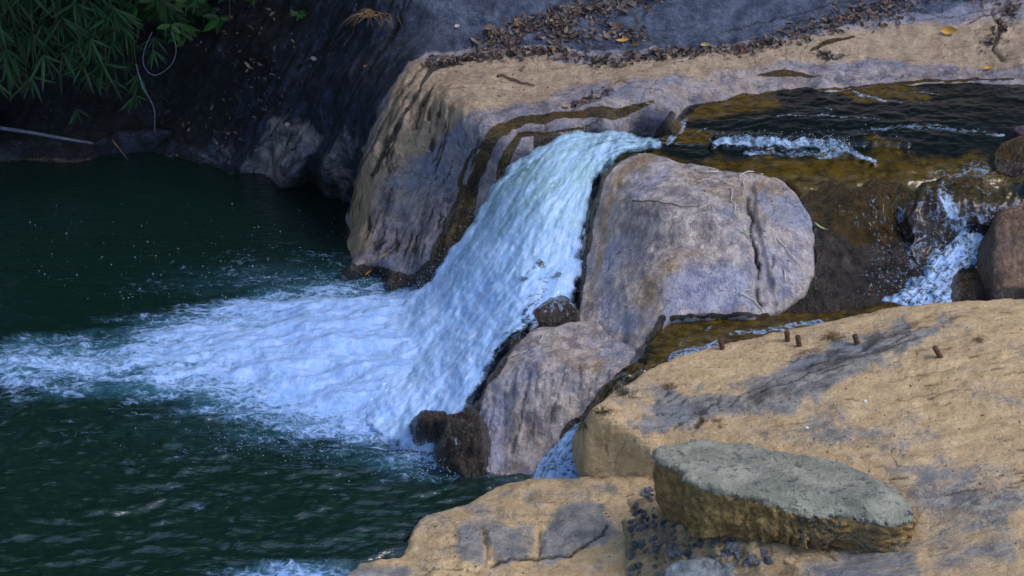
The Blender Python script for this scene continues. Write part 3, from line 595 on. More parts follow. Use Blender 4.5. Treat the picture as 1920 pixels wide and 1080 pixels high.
def fr_disp(X, S, px, py, d):
    r = .016 * fbm(X * 2.2, S * 2.6, 4, 71) + .006 * fbm(X * 9, S * 14, 4, 72)
    r = r + .016 * pmask(px, py, [(1380,740),(1500,680),(1620,640),(1750,610),(1700,650),(1560,700),(1450,760)], 20, 16) * ridge(px / 60, py / 26, 4, 73)
    r = r + .012 * sstep(1400, 1700, px) * (ridge((px + py * 1.5) / 260, (py - px * -.15) / 34, 4, 75) - .3)
    face = pmask(px, py, [(1100,780),(1150,795),(1222,860),(1222,910),(1095,905)], 8)
    r = r + face * (.012 * ridge(px / 12, py / 60, 4, 76) - .006 + .006 * fbm(px / 6, py / 12, 3, 77))
    return r - .012 * fr_fiss(px, py)
def fr_masks(px, py, G, d):
    n = fbm(px / 200, py / 60, 4, 5)
    tan = .78 + .25 * n
    tan = tan - .75 * pmask(px, py, [(1190,800),(1240,720),(1330,740),(1480,690),(1560,650),(1700,610),(1800,590),(1720,640),(1590,700),(1480,760),(1330,800),(1250,790)], 20, 26, 3)
    tan = tan - .35 * pmask(px, py, [(1380,830),(1560,790),(1700,850),(1920,880),(1920,1080),(1750,1050),(1720,900),(1550,830)], 30, 30, 6)
    tan = tan - .5 * pmask(px, py, [(1500,1040),(1700,1030),(1760,1100),(1500,1100)], 20, 20, 6)
    face = pmask(px, py, [(1100,780),(1150,795),(1222,860),(1222,910),(1095,905)], 8)
    tan = np.maximum(tan, face * .95)
    dark = .36 * pmask(px, py, VEIN, 16, 16) + .5 * lmask(px, py, [(1308,798),(1316,786)], [7,6], 4)
    return dict(tan=np.clip(tan, 0, 1), dark=dark, crk2=.75 * fr_fiss(px, py))
fr = relief('ochre_rock', fr_ctrl, poly=[(1100,790),(1110,762),(1150,733),(1200,702),(1250,672),(1340,648),(1450,622),(1550,602),(1650,578),(1750,566),(1850,558),(2000,554),(2350,556),(2400,1350),(1560,1350),(1510,1100),(1470,1050),(1400,1015),(1260,965),(1240,900),(1160,899),(1098,899)],
  step=.0085, c=.02, mat=M_FORE, rnd=.022, k=5., skirt=.16, edge=.010, edgef=8, disp=fr_disp, masks=fr_masks,
  cracks=[([(1306,800),(1315,788)],6,.02),([(1660,760),(1740,740),(1790,730)],2,.01),([(1650,720),(1720,705),(1800,690)],2,.008),
          ([(1880,705),(1920,695)],2.5,.01),([(1440,800),(1520,790)],2.5,.01),([(1170,830),(1150,880)],2,.01),([(1780,960),(1850,900),(1920,880)],2,.006),([(1130,790),(1140,860)],2,.008)])
tag(fr, 'broad sandy ochre rock with grey veins filling the lower right foreground', 'rock')

# ---------------------------------------------------------------- crumbling mortar under the slab
M_MORTAR = rock_mat('crumbling_mortar', g0=(.24, .19, .12), g1=(.58, .44, .27), g2=(.28, .25, .20), bmp=1.4)
mo = relief('mortar_bed', [(1172,925,.15),(1215,903,.15),(1255,935,.21),(1300,964,.30),(1400,995,.345),(1490,1028,.30),(1540,1045,.29),(1190,1000,.12),(1190,1090,.04),(1260,1000,.22),(1330,1030,.25),(1420,1060,.28),(1280,1090,.14),(1400,1110,.2),(1500,1120,.26),(1200,1300,-.3),(1500,1300,0)],
  poly=[(1165,925),(1185,905),(1222,893),(1262,925),(1300,950),(1400,985),(1500,1020),(1580,1030),(1570,1100),(1540,1350),(1180,1350),(1172,1080),(1160,1000)], step=.007, c=.02, mat=M_MORTAR, rnd=.02, k=5., skirt=.16, edge=.015, edgef=12,
  disp=lambda X, S, px, py, d: .030 * fbm(X * 9, S * 9, 4, 79) + .018 * ridge(X * 16, S * 16, 3, 80), masks=lambda px, py, G, d: dict(tan=.35 + .4 * fbm(px / 30, py / 30, 3, 3)))
tag(mo, 'crumbling brown mortar bed full of dark pebbles, under and in front of the round slab', 'mortar bed')

# ---------------------------------------------------------------- lower ledge
lo_ctrl = [(1040,897,.13),(1130,895,.15),(1200,893,.18),(980,903,.10),(940,908,.07),(905,925,.06),(860,950,.07),(800,968,.08),(776,985,.07),(765,1035,.03),(700,1052,.05),(650,1078,.05),(600,1110,.03),
 (1000,945,.13),(1100,945,.14),(1180,940,.15),(900,980,.10),(820,1000,.08),(1000,1000,.09),(1100,1000,.09),(1180,1000,.1),(900,1040,.06),(1000,1045,.05),(1100,1050,.05),(800,1060,.05),(1000,1090,.03),(1180,1080,.03),(1000,1300,-.2),(700,1300,-.15),(1250,1300,-.2),(1240,960,.17)]
def lo_disp(X, S, px, py, d):
    r = .018 * fbm(X * 4, S * 5, 4, 81) + .008 * fbm(X * 15, S * 18, 4, 82)
    r = r + .022 * (pmask(px, py, [(910,1000),(930,985),(1000,990),(1005,1045),(930,1060)], 8, 6) + pmask(px, py, [(1015,1000),(1060,975),(1120,975),(1130,1010),(1060,1050),(1015,1045)], 8, 6) + .7 * pmask(px, py, [(860,985),(895,985),(900,1060),(865,1065)], 8, 6))
    return r + .010 * ridge(px / 50, py / 22, 4, 83)
def lo_masks(px, py, G, d):
    tan = .72 + .35 * fbm(px / 90, py / 50, 4, 8)
    tan = tan - .7 * (pmask(px, py, [(910,990),(1000,980),(1005,1045),(930,1060)], 10, 10) + pmask(px, py, [(1015,1000),(1060,950),(1130,940),(1140,1010),(1060,1050),(1015,1045)], 10, 10))
    tan = tan - .5 * pmask(px, py, [(860,985),(895,985),(900,1060),(865,1065)], 10, 10) - .45 * pmask(px, py, [(640,1060),(760,1060),(760,1100),(620,1100)], 15, 14)
    wet = lmask(px, py, [(905,915),(880,930)], [12,7], 4)
    return dict(tan=np.clip(tan, 0, 1), wet=wet)
lo = relief('sandy_ledge', lo_ctrl, poly=[(940,905),(985,898),(1040,893),(1130,893),(1210,886),(1250,900),(1262,960),(1280,1350),(560,1350),(600,1110),(640,1082),(690,1052),(740,1045),(762,1035),(770,1000),(778,978),(810,962),(860,950),(900,928)],
  step=.0085, mat=M_FORE, rnd=.03, k=5., skirt=.16, edge=.012, edgef=10, disp=lo_disp, masks=lo_masks,
  cracks=[([(920,1065),(960,1050),(1010,1050),(1070,1042),(1130,1005),(1138,985)],3.5,.02),([(1012,1000),(1010,1048)],3,.012),([(905,990),(915,1050)],3,.012),([(835,990),(845,1040)],2.5,.012),([(775,1080),(830,1065),(900,1075)],2.5,.012)])
tag(lo, 'low sandy rock ledge with grey patches at the bottom centre, sloping into the pool', 'rock')

# ---------------------------------------------------------------- round concrete slab
def concrete_slab():
    top = [(1230,848),(1233,838),(1258,828),(1310,824),(1380,827),(1440,832),(1490,839),(1560,849),(1610,862),(1650,880),(1682,898),(1704,925),(1708,945),(1690,956),(1655,955),(1625,948),(1590,940),(1510,934),(1440,928),(1385,920),(1332,909),(1298,897),(1283,890),(1290,882),(1278,876),(1255,866),(1236,857)]
    w = np.array([P(x, y, .61 - .055 * (x - 1228) / 480) for x, y in top])
    w = smooth_poly(w, 1)
    # dense contour
    L = np.r_[0, np.cumsum(np.linalg.norm(np.diff(np.vstack([w, w[:1]]), axis=0), axis=1))]
    N = 420; tt = np.linspace(0, L[-1], N, endpoint=False); cw = np.vstack([w, w[:1]])
    con = np.stack([np.interp(tt, L, cw[:, i]) for i in range(3)], -1); cen = con.mean(0)
    rel = con - cen; rl = np.linalg.norm(rel[:, :2], axis=1, keepdims=True)
    rings = []; 
    for f_ in np.linspace(0, .985, 60): rings.append((cen + rel * f_, 0., f_))
    H = .25; HP = .25 + .09 * (1 - sstep(.58, .95, con[:, 0]))
    for a in np.linspace(0, math.pi / 2, 5)[1:]:
        rings.append((cen + rel * (.985 + .02 * math.sin(a) / rl.mean()), -.02 * (1 - math.cos(a)), 1.))
    for zf in np.linspace(.02, 1, 34)[1:]:
        rings.append((cen + rel * (1.005 - .02 * zf**2), -.02 - (HP - .02) * zf, 1 + zf))
    rings.append((cen + rel * .5, -HP, 2.))
    V = []; lv = []
    ang = np.arctan2(rel[:, 1], rel[:, 0])
    for p, dz, f_ in rings:
        q = p.copy(); q[:, 2] += dz
        nx = q[:, 0] * 1.; ny = q[:, 1] * 1.
        if f_ <= 1:
            q[:, 2] += .006 * fbm(nx * 9, ny * 9, 4, 91) + .003 * fbm(nx * 40, ny * 40, 2, 92) - .05 * sstep(.75, 1., f_) * sstep(1.0, 1.28, nx) * (1) - .012 * sstep(.9, 1, f_) * (fbm(nx * 10, ny * 10, 3, 90) > .15)
        else:
            zf = f_ - 1
            am = .014 * fbm(ang * 6 + 0 * zf, zf * 3 + ang * 0, 4, 93) + .006 * fbm(ang * 25, zf * 12, 3, 94)
            und = -.06 * sstep(.6, 1., zf) * (.5 + .9 * fbm(ang * 4, zf * 0 + 3., 3, 95))
            lump = .03 * sstep(1.0, 1.3, nx) * ridge(ang * 9, zf * 4 + 0 * ang, 3, 97)
            q[:, :2] += rel[:, :2] / rl * (am + und + lump)[:, None]
            q[:, 2] += -.05 * sstep(1.0, 1.28, nx) * (1 - zf) + .03 * zf * fbm(ang * 5, ang * 0, 3, 96)
        V.append(q); lv.append(np.full(N, f_))
    V = np.array(V); ny_, nx_ = V.shape[:2]
    i = np.arange(ny_ * nx_).reshape(ny_, nx_); j = np.roll(i, -1, 1)
    F_ = np.stack([i[:-1], i[1:], j[1:], j[:-1]], -1).reshape(-1, 4)
    t = NT('old_concrete'); co = t.co(); n1 = t.noise(co, 4, 7, .65, .5); n2 = t.noise(co, 22, 7, .7); n3 = t.noise(co, 140, 3, .6)
    side = t.mapr(t.attr('lvl'), 1.0, 1.12)
    topc = t.mix(t.mapr(n1, .38, .66), (.22, .225, .185), (.40, .39, .325)); topc = t.mix(t.mapr(n2, .56, .62, 0, .8), topc, (.09, .10, .09))
    sidc = t.mix(t.mapr(n2, .35, .68), (.15, .095, .035), (.42, .28, .115)); sidc = t.mix(t.mapr(n1, .5, .62, 0, .75), sidc, (.13, .10, .06))
    col = t.mix(t.math('MULTIPLY', side, 1.), topc, sidc)
    peb = t.vor(t.mapping(co, (1, 1, 1.2)), 30); pc = t.mapr(peb.outputs['Distance'], .35, .2)
    pm = t.math('MULTIPLY', pc, t.mapr(t.math('ADD', t.attr('peb'), t.math('SUBTRACT', n1, .5)), .45, .6))
    col = t.mix(pm, col, t.mix(t.mapr(n2, .4, .6), (.05, .075, .11), (.16, .21, .26)))
    col = t.mix(t.mapr(n3, .62, .7, 0, .5), col, (.03, .03, .03)); col = t.mix(t.mapr(n3, .36, .30, 0, .5), col, (.6, .6, .6))
    gap = t.mapr(t.noise(t.mapping(co, (5, 14, 14)), 3.2, 3, .5), .66, .70); col = t.mix(t.math('MULTIPLY', gap, .8), col, (.05, .055, .055))
    h = t.math('ADD', n2, t.math('ADD', t.math('MULTIPLY', n3, .3), t.math('MULTIPLY', pm, .8)))
    m = t.done(t.bsdf(col, .85, t.bump(h, .03, 1.), .3))
    Vf = V.reshape(-1, 3); peb_ = (sstep(1.05, 1.3, Vf[:, 0]) * (np.array(lv).ravel() > .97) + sstep(1.8, 2, np.array(lv).ravel()) * .6)
    o = mesh_np('concrete_slab', Vf, F_, m, attrs={'lvl': np.array(lv).ravel(), 'peb': peb_})
    return tag(o, 'worn round grey concrete slab with brown sides lying on the ochre rock', 'concrete slab')
concrete_slab()

# broken concrete piece at the bottom edge
small_rock('broken_concrete', [(1235,1075),(1262,1048),(1320,1040),(1400,1043),(1450,1060),(1490,1085),(1540,1180),(1240,1180)], .26, .10, rock_mat('pebbly_concrete', g0=(.10, .13, .16), g1=(.34, .38, .40), g2=(.22, .30, .38)), 'broken pebbly concrete lump cut by the bottom edge below the round slab', 65, rnd=.03, amp=.02, cat='concrete lump')

# ---------------------------------------------------------------- pool
def pool():
    def axis(a, b, st, lo, hi):
        mid = list(np.arange(a, b, st)); l = [a]; s_ = st
        while l[-1] > lo: s_ *= 1.18; l.append(l[-1] - s_)
        r = [mid[-1]]; s_ = st
        while r[-1] < hi: s_ *= 1.18; r.append(r[-1] + s_)
        return np.array(l[:0:-1] + mid + r[1:])
    X, Y = np.meshgrid(axis(-3.3, .95, .0095, -40, 14), axis(11.6, 17.3, .011, -30, 19.5))
    base = np.stack([X, Y, 0 * X], -1); px, py, w = proj(base); fr_ = w > 5
    near = sstep(16.2, 13.4, Y); 
    wx = X + .05 * fbm(X * 1.5, Y * 1.5, 2, 1)
    wy = Y + .10 * fbm(X * 1.3 + 5, Y * 1.3, 2, 8)
    wave = (.004 + .030 * near) * (ridge(wx * 1.5, wy * 4.6, 2, 101) - .35) + (.002 + .010 * near) * ridge(wx * 3.6, wy * 10, 2, 102)
    wave = wave + .0035 * (.4 + near) * fbm(wx * 12, Y * 24, 3, 105) + .010 * near * noise(X * .9, Y * 1.9, 7)
    poly = np.array([P(x, y, 0)[:2] for x, y in [(-900,610),(-300,640),(0,650),(120,645),(250,622),(380,597),(470,578),(560,560),(620,548),(700,548),(800,535),(930,600),(930,760),(860,850),(815,868),(760,848),(680,822),(600,800),(520,775),(420,755),(330,738),(200,728),(60,718),(-100,722),(-400,740),(-900,720)]])
    d = sdist(X, Y, poly) + .16 * fbm(X * 1.8, Y * 4, 5, 103)
    foam = sstep(-.55, .42, d) * 1.15
    fall = np.exp(-(((X + .55) / .9)**2 + ((Y - 14.2) / .75)**2))
    foam = foam + .25 * fall * (d > -.3)
    foam = foam - .30 * sstep(-1.0, -2.9, X)
    # lacy drift behind and in front of the plume
    foam = np.maximum(foam, .42 * np.exp(-(((X + .9) / 1.2)**2 + ((Y - 15.1) / .35)**2)))
    foam = np.maximum(foam, .30 * np.exp(-(((X + 1.0) / 1.3)**2 + ((Y - 13.35) / .35)**2)))
    c2 = P(560, 1078, 0); foam = np.maximum(foam, .72 * np.exp(-(((X - c2[0]) / .38)**2 + ((Y - c2[1]) / .13)**2)))
    foam = np.maximum(foam, .6 * np.exp(-(((X - P(690,545,0)[0]) / .25)**2 + ((Y - P(690,550,0)[1]) / .12)**2)))
    turb = sstep(-.25, .5, d)
    Z = wave * (1 - .5 * turb) + turb * (.032 * fbm(X * 2.6, Y * 4.5, 4, 104) + .022 * ridge(X * 3, Y * 7, 3, 106)) + .10 * fall * sstep(0, .4, d) + .02 * turb
    V = np.stack([X, Y, Z], -1)
    o = mesh_np('pool_water', V.reshape(-1, 3), grid_faces(*X.shape), M_POOL, attrs={'foam': foam, 'moss': sstep(16.5, 12.5, Y) * .5, 'clear': 0 * X, 'fu': X, 'fv': Y}, recentre=False)
    return tag(o, kind='structure')
pool()

# ---------------------------------------------------------------- waterfall and chutes
fall_c = [(1240,255,.895,0,0),(1240,276,.885,1,0),(1130,246,.905,0,.15),(1160,292,.86,1,.13),(1055,254,.895,0,.3),(1125,325,.80,1,.26),(1000,286,.84,0,.4),(1112,380,.71,1,.38),(930,338,.69,0,.55),(1105,430,.62,1,.5),
 (885,418,.49,0,.7),(1092,510,.48,1,.66),(840,480,.33,0,.8),(1065,570,.44,1,.8),(790,540,.16,0,.92),(985,628,.40,1,.9),(955,655,.34,1,.97),(740,590,.08,0,1.05),(905,735,.22,1,1.1),(870,780,.12,1,1.2),(650,650,.05,0,1.25),(820,855,.01,1,1.35),(700,800,.02,.5,1.4),(600,720,.03,.2,1.45),
 (1100,290,.845,.5,.25),(1010,400,.68,.5,.5),(1060,340,.78,.5,.37),(950,520,.46,.5,.72),(880,600,.26,.5,.88),(830,680,.15,.5,1.05),(780,750,.07,.5,1.22)]
def fall_disp(X, S, px, py, d):
    a = (-px * .55 + py * .83); b = (px * .83 + py * .55)       # along / across the slide
    up = sstep(640, 300, py)
    r = (.004 + .010 * up) * ridge(b / 44, a / 260, 3, 111) + (.003 + .004 * up) * fbm(b / 14, a / 60, 3, 112) + .003 * fbm(b / 6, a / 14, 3, 113)
    r = r + (1 - up) * .022 * fbm(b / 42, a / 50, 4, 114) + .05 * np.exp(-((d - .25) / .22)**2) * 1.
    return r
def fall_masks(px, py, G, d):
    foam = .78 + .2 * sstep(300, 560, py)
    foam = foam - .4 * (1 - sstep(-.01, .10, d)) * sstep(560, 640, py) * (px < 800)
    foam = foam - .25 * pmask(px, py, [(1130,262),(1250,262),(1250,285),(1160,300),(1125,330),(1110,300)], 12, 6)
    foam = foam - .6 * lmask(px, py, [(990,600),(1000,560),(1040,520)], [14,14,8], 10) - .35 * lmask(px, py, [(930,680),(960,620)], [14,16], 8) - .5 * lmask(px, py, [(975,535),(1015,500)], [9,6], 5) - .6 * lmask(px, py, [(880,760),(915,700),(950,650),(985,622),(1040,588)], [9,12,12,10,10], 8) - .3 * lmask(px, py, [(770,740),(830,735)], [5,6], 5)
    return dict(foam=foam, clear=sstep(560, 330, py) * .9, moss=.25 + 0 * px, rim=1 - sstep(-.02, .07, d))
fall = relief('waterfall', [c_[:3] for c_ in fall_c], extra=[c_[3:] for c_ in fall_c], poly=[(1240,252),(1130,242),(1060,248),(1000,280),(930,330),(885,412),(842,474),(790,532),(745,570),(690,600),(640,660),(620,730),(680,800),(760,850),(815,865),(838,820),(868,775),(905,715),(945,652),(985,622),(1030,585),(1074,572),(1088,520),(1100,440),(1110,370),(1124,330),(1155,298),(1190,285),(1240,280)],
  step=.0075, mat=M_FALL, rnd=.05, k=1.8, skirt=.08, edge=.03, edgef=9, c=.05, disp=fall_disp, masks=fall_masks)
tag(fall, kind='structure')

ch_c = [(1200,690,.50,0,0),(1130,760,.34,0,.2),(1070,815,.18,0,.4),(1030,860,.10,0,.6),(1010,900,.05,0,.8),(1240,700,.48,1,0),(1180,770,.3,1,.2),(1120,830,.16,1,.4),(1120,880,.08,1,.7),(1110,920,.04,1,.9)]
chute_d = lambda X, S, px, py, d: .014 * ridge((px * .8 + py * .6) / 16, (-px * .6 + py * .8) / 90, 4, 121) + .008 * fbm(px / 9, py / 9, 3, 122)
ch = relief('chute_water', [c_[:3] for c_ in ch_c], extra=[c_[3:] for c_ in ch_c], poly=[(1185,690),(1130,755),(1068,812),(1030,855),(1005,905),(1010,940),(1130,940),(1150,860),(1230,760),(1240,690)], step=.008,
  mat=M_FALL, rnd=.02, k=1.5, skirt=.05, disp=chute_d, masks=lambda px, py, G, d: dict(foam=-.35 + .82 * sstep(775, 805, py), clear=.25 + 0 * px, moss=.7 * sstep(800, 760, py)))
tag(ch, kind='structure')
sc_c = [(1790,345,.80,.2,0),(1770,420,.66,0,.2),(1830,420,.66,1,.2),(1740,485,.56,0,.4),(1860,455,.58,1,.35),(1700,530,.52,0,.6),(1800,505,.52,1,.55),(1640,580,.50,0,.9),(1760,560,.50,1,.8),(1600,620,.47,0,1.1),(1800,600,.47,1,1.1)]
sc = relief('cascade_water', [c_[:3] for c_ in sc_c], extra=[c_[3:] for c_ in sc_c], poly=[(1775,360),(1800,360),(1822,410),(1866,445),(1868,475),(1810,500),(1775,530),(1780,575),(1740,640),(1560,650),(1640,583),(1690,545),(1735,515),(1745,470),(1790,455),(1785,420)], step=.008,
  mat=M_FALL, rnd=.025, k=1.5, skirt=.05, edge=.025, edgef=14, disp=lambda X, S, px, py, d: .02 * fbm(px / 14, py / 14, 4, 124) + .012, masks=lambda px, py, G, d: dict(foam=.36 + .15 * sstep(470, 440, py), clear=.1 + 0 * px, moss=.6 + 0 * px))
tag(sc, kind='structure')
ve_c = [(1500,345,.835,0,0),(1600,340,.84,.25,0),(1700,340,.842,.5,0),(1800,340,.845,.75,0),(1940,338,.85,1,0),(1510,372,.80,0,.15),(1600,365,.80,.25,.15),(1700,362,.80,.5,.15),(1850,362,.80,.85,.15),(1940,362,.80,1,.15),
 (1540,430,.735,.05,.5),(1620,425,.715,.3,.5),(1700,410,.725,.5,.5),(1780,395,.76,.7,.4),(1850,390,.765,.9,.4),(1930,385,.76,1,.4),(1560,500,.665,.0,.9),(1630,505,.60,.25,.9),(1700,490,.575,.45,.9),(1740,470,.575,.6,.8),(1640,545,.53,.2,1.1),(1870,430,.66,.9,.7),(1800,430,.66,.75,.7)]
ve = relief('veil_water', [c_[:3] for c_ in ve_c], extra=[c_[3:] for c_ in ve_c], poly=[(1660,342),(1800,336),(1950,334),(1950,400),(1880,432),(1850,425),(1810,430),(1775,455),(1750,490),(1715,505),(1700,470),(1712,430),(1690,390),(1665,360)], step=.008, mat=M_VEIL, rnd=.02, k=1.5, skirt=.05, edge=.03, edgef=10,
  disp=lambda X, S, px, py, d: .012 * fbm(px / 22 + fbm(px / 60, py / 60, 2, 6), py / 90, 3, 127) + .004 * fbm(px / 9, py / 40, 2, 128) + .006, masks=lambda px, py, G, d: dict(foam=.26 + .16 * sstep(340, 400, py) + .35 * lmask(px, py, [(1765,352),(1785,400),(1800,430)], [12,14,14], 4) + .3 * lmask(px, py, [(1570,390),(1600,420)], [8,6], 5), clear=0 * px, moss=.7 * sstep(400, 360, py) + .15))
tag(ve, kind='structure')
cn_c = [(1200,690,.475),(1240,610,.50),(1290,598,.50),(1440,592,.505),(1540,600,.51),(1640,585,.52),(1540,640,.50),(1350,660,.50),(1250,690,.48),(1700,640,.5),(1160,740,.40)]
def cn_masks(px, py, G, d):
    moss = .85 - .5 * lmask(px, py, [(1215,640),(1190,700),(1160,745)], 14, 5)
    foam = .78 * lmask(px, py, [(1255,672),(1300,655),(1350,645)], [9,8,8], 5) + .8 * lmask(px, py, [(1370,625),(1440,618),(1500,608),(1540,606)], [5,7,6,5], 4) + .5 * lmask(px, py, [(1270,650),(1330,615)], [6,5], 4)
    return dict(moss=moss, foam=foam, clear=0 * px)
cn = relief('channel_water', cn_c, poly=[(1245,598),(1450,583),(1560,585),(1720,560),(1750,640),(1560,660),(1350,700),(1240,740),(1170,780),(1150,750),(1190,690),(1215,640)], step=.008, mat=M_STREAM, rnd=.015, k=1.5, skirt=.05,
  disp=lambda X, S, px, py, d: .007 * fbm(px / 26, py / 9, 4, 131) + .004 * fbm(px / 9, py / 5, 2, 133), masks=cn_masks)
tag(cn, kind='structure')

# ---------------------------------------------------------------- spray
def blobs(name, pts, rad, mat, label=None, cat=None, kind=None):
    ov = np.array([(1,0,0),(-1,0,0),(0,1,0),(0,-1,0),(0,0,1),(0,0,-1)], float)
    of = np.array([(0,2,4),(2,1,4),(1,3,4),(3,0,4),(2,0,5),(1,2,5),(3,1,5),(0,3,5)])
    n = len(pts); V = (pts[:, None] + ov[None] * rad[:, None, None]).reshape(-1, 3); Fc = (of[None] + (np.arange(n) * 6)[:, None, None]).reshape(-1, 3)
    return tag(mesh_np(name, V, Fc, mat), label, cat, kind=kind)
t = NT('spray_drop'); M_DROP = t.done(t.bsdf((.45, .62, .85), .3, None, .5))
rs = np.random.RandomState(5)
def spray():
    pts = []; rad = []
    G, n, _ = [s for s in SURF if s[2] == 'waterfall'][0]
    k = rs.choice(len(G), 6500); g = G[k]; nn = n[k]; hgt = np.abs(rs.randn(6500)) * .020 + .003
    low = g[:, 2] < .55; pts.append((g + nn * hgt[:, None] + rs.randn(6500, 3) * .014)); rad.append(np.where(low, .0016, .0012) * (.5 + rs.rand(6500)))
    for (x, y, z, sx, sy, cnt) in [(700,590,.03,60,20,250),(800,850,.05,30,22,500),(780,770,.08,70,40,500),(870,560,.2,60,40,350),(1690,520,.55,40,25,160),(1800,430,.63,25,30,200),(1060,850,.1,25,25,80),(1480,262,.92,90,6,160),(600,820,.01,120,30,260),(690,540,.02,60,12,160)]:
        for _ in range(int(cnt * 1.7)):
            q = P(x + rs.randn() * sx, y + rs.randn() * sy, z); q[2] += abs(rs.randn()) * .02; pts.append(q[None]); rad.append(np.array([.0010 + rs.rand()**2 * .0020]))
    for _ in range(420):                  # bubbles floating on the calm back of the pool
        q = P(660 * rs.rand()**.7, 360 + 200 * rs.rand()**.5, .003); pts.append(q[None]); rad.append(np.array([.0009 + rs.rand()**4 * .0028]))
    blobs('spray', np.vstack(pts), np.concatenate(rad), M_DROP, 'white water drops flying off the fall and floating bubbles on the pool', 'spray', 'stuff')
spray()
SURF = [s for s in SURF if s[2] not in ('waterfall', 'chute_water', 'cascade_water', 'veil_water', 'channel_water', 'stream_water')]
build_lookup()

# ---------------------------------------------------------------- cobbles set in the mortar under the slab
def blob_mesh(n_lat=7, n_lon=10):
    V = [(0, 0, 1)]
    for i in range(1, n_lat):
        a = math.pi * i / n_lat
        for j in range(n_lon): b = 2 * math.pi * j / n_lon; V.append((math.sin(a) * math.cos(b), math.sin(a) * math.sin(b), math.cos(a)))
    V.append((0, 0, -1)); Fc = []
    for j in range(n_lon): Fc.append((0, 1 + j, 1 + (j + 1) % n_lon))
    for i in range(n_lat - 2):
        for j in range(n_lon):
            a = 1 + i * n_lon + j; b = 1 + i * n_lon + (j + 1) % n_lon; Fc += [(a, a + n_lon, b + n_lon), (a, b + n_lon, b)]
    l = len(V) - 1; s_ = 1 + (n_lat - 2) * n_lon
    for j in range(n_lon): Fc.append((s_ + j, l, s_ + (j + 1) % n_lon))
    return np.array(V, float), np.array(Fc)
BV, BF = blob_mesh()
def rotm():
    q = rs.randn(4); q /= np.linalg.norm(q); a, b, c_, d = q
    return np.array([[1-2*(c_*c_+d*d),2*(b*c_-a*d),2*(b*d+a*c_)],[2*(b*c_+a*d),1-2*(b*b+d*d),2*(c_*d-a*b)],[2*(b*d-a*c_),2*(c_*d+a*b),1-2*(b*b+c_*c_)]])
M_PEB = rock_mat('slate_pebble', g0=(.035, .045, .07), g1=(.20, .21, .24), g2=(.10, .13, .19))
def pebbles():
    VV = []; FF = []; n = 0
    reg = np.array([(1180,960),(1215,905),(1260,950),(1380,1000),(1440,1030),(1440,1060),(1300,1045),(1230,1060),(1200,1085),(1180,1085)], float)
    while n < 170:
        x, y = 1175 + rs.rand() * 280, 900 + rs.rand() * 185
        if sdist(np.array([x]), np.array([y]), reg)[0] < 0: continue
        p, nr = hit(x, y)
        if p is None: continue
        s_ = .006 + .016 * rs.rand()**1.6
        v = (BV * np.array([1.3, .9, .7]) * s_ * (1 + .15 * rs.randn(len(BV), 1))) @ rotm().T + p - nr * s_ * .10
        VV.append(v); FF.append(BF + n * len(BV)); n += 1
    o = mesh_np('pebbles', np.vstack(VV), np.vstack(FF), M_PEB, smooth=False)
    tag(o, 'dark blue grey pebbles set in crumbling mortar under the round slab', 'pebbles', kind='stuff')
pebbles()

# ---------------------------------------------------------------- leaves
def leaf_proto(nl=5, curl=.3, fold=.25, wide=.36, thick=0):
    V = []; 
    for i in range(nl + 1):
        t_ = i / nl; w = wide * math.sin(math.pi * min(1, t_ * 1.02))**.8 * (1 - .3 * t_) + .012; x = t_ - .5; z = curl * ((t_ - .5)**2)
        V += [(x, -w / 2, z + fold * w), (x, 0, z), (x, w / 2, z + fold * w)]
    Fc = []
    for i in range(nl):
        a = i * 3; Fc += [(a, a + 1, a + 4, a + 3), (a + 1, a + 2, a + 5, a + 4)]
    return np.array(V), np.array(Fc)
def leafmat(name, cs, rough=.6, spec=.35):
    t = NT(name); g = t.geo(); oi = t.attr('rnd')
    r = t.new('ShaderNodeValToRGB'); t.put(r.inputs[0], oi); el = r.color_ramp.elements
    while len(el) < len(cs): el.new(.5)
    for i, c_ in enumerate(cs): el[i].position = i / (len(cs) - 1); el[i].color = (*c_, 1)
    n = t.noise(t.co(), 30, 4, .6); col = t.mix(t.mapr(n, .35, .7, 0, .5), r.outputs[0], (.04, .025, .02))
    return t.done(t.bsdf(col, rough, None, spec))
M_LITTER = leafmat('dry_leaf', [(.03, .02, .022), (.07, .045, .042), (.11, .075, .068), (.05, .042, .048), (.20, .16, .15), (.17, .095, .05), (.09, .07, .078), (.02, .015, .015), (.27, .24, .23)])
def rot_to(nr, yaw):
    z = nr / np.linalg.norm(nr); a = np.array([math.cos(yaw), math.sin(yaw), 0]); x = a - z * (a @ z); x /= np.linalg.norm(x); y = np.cross(z, x); return np.stack([x, y, z], 1)
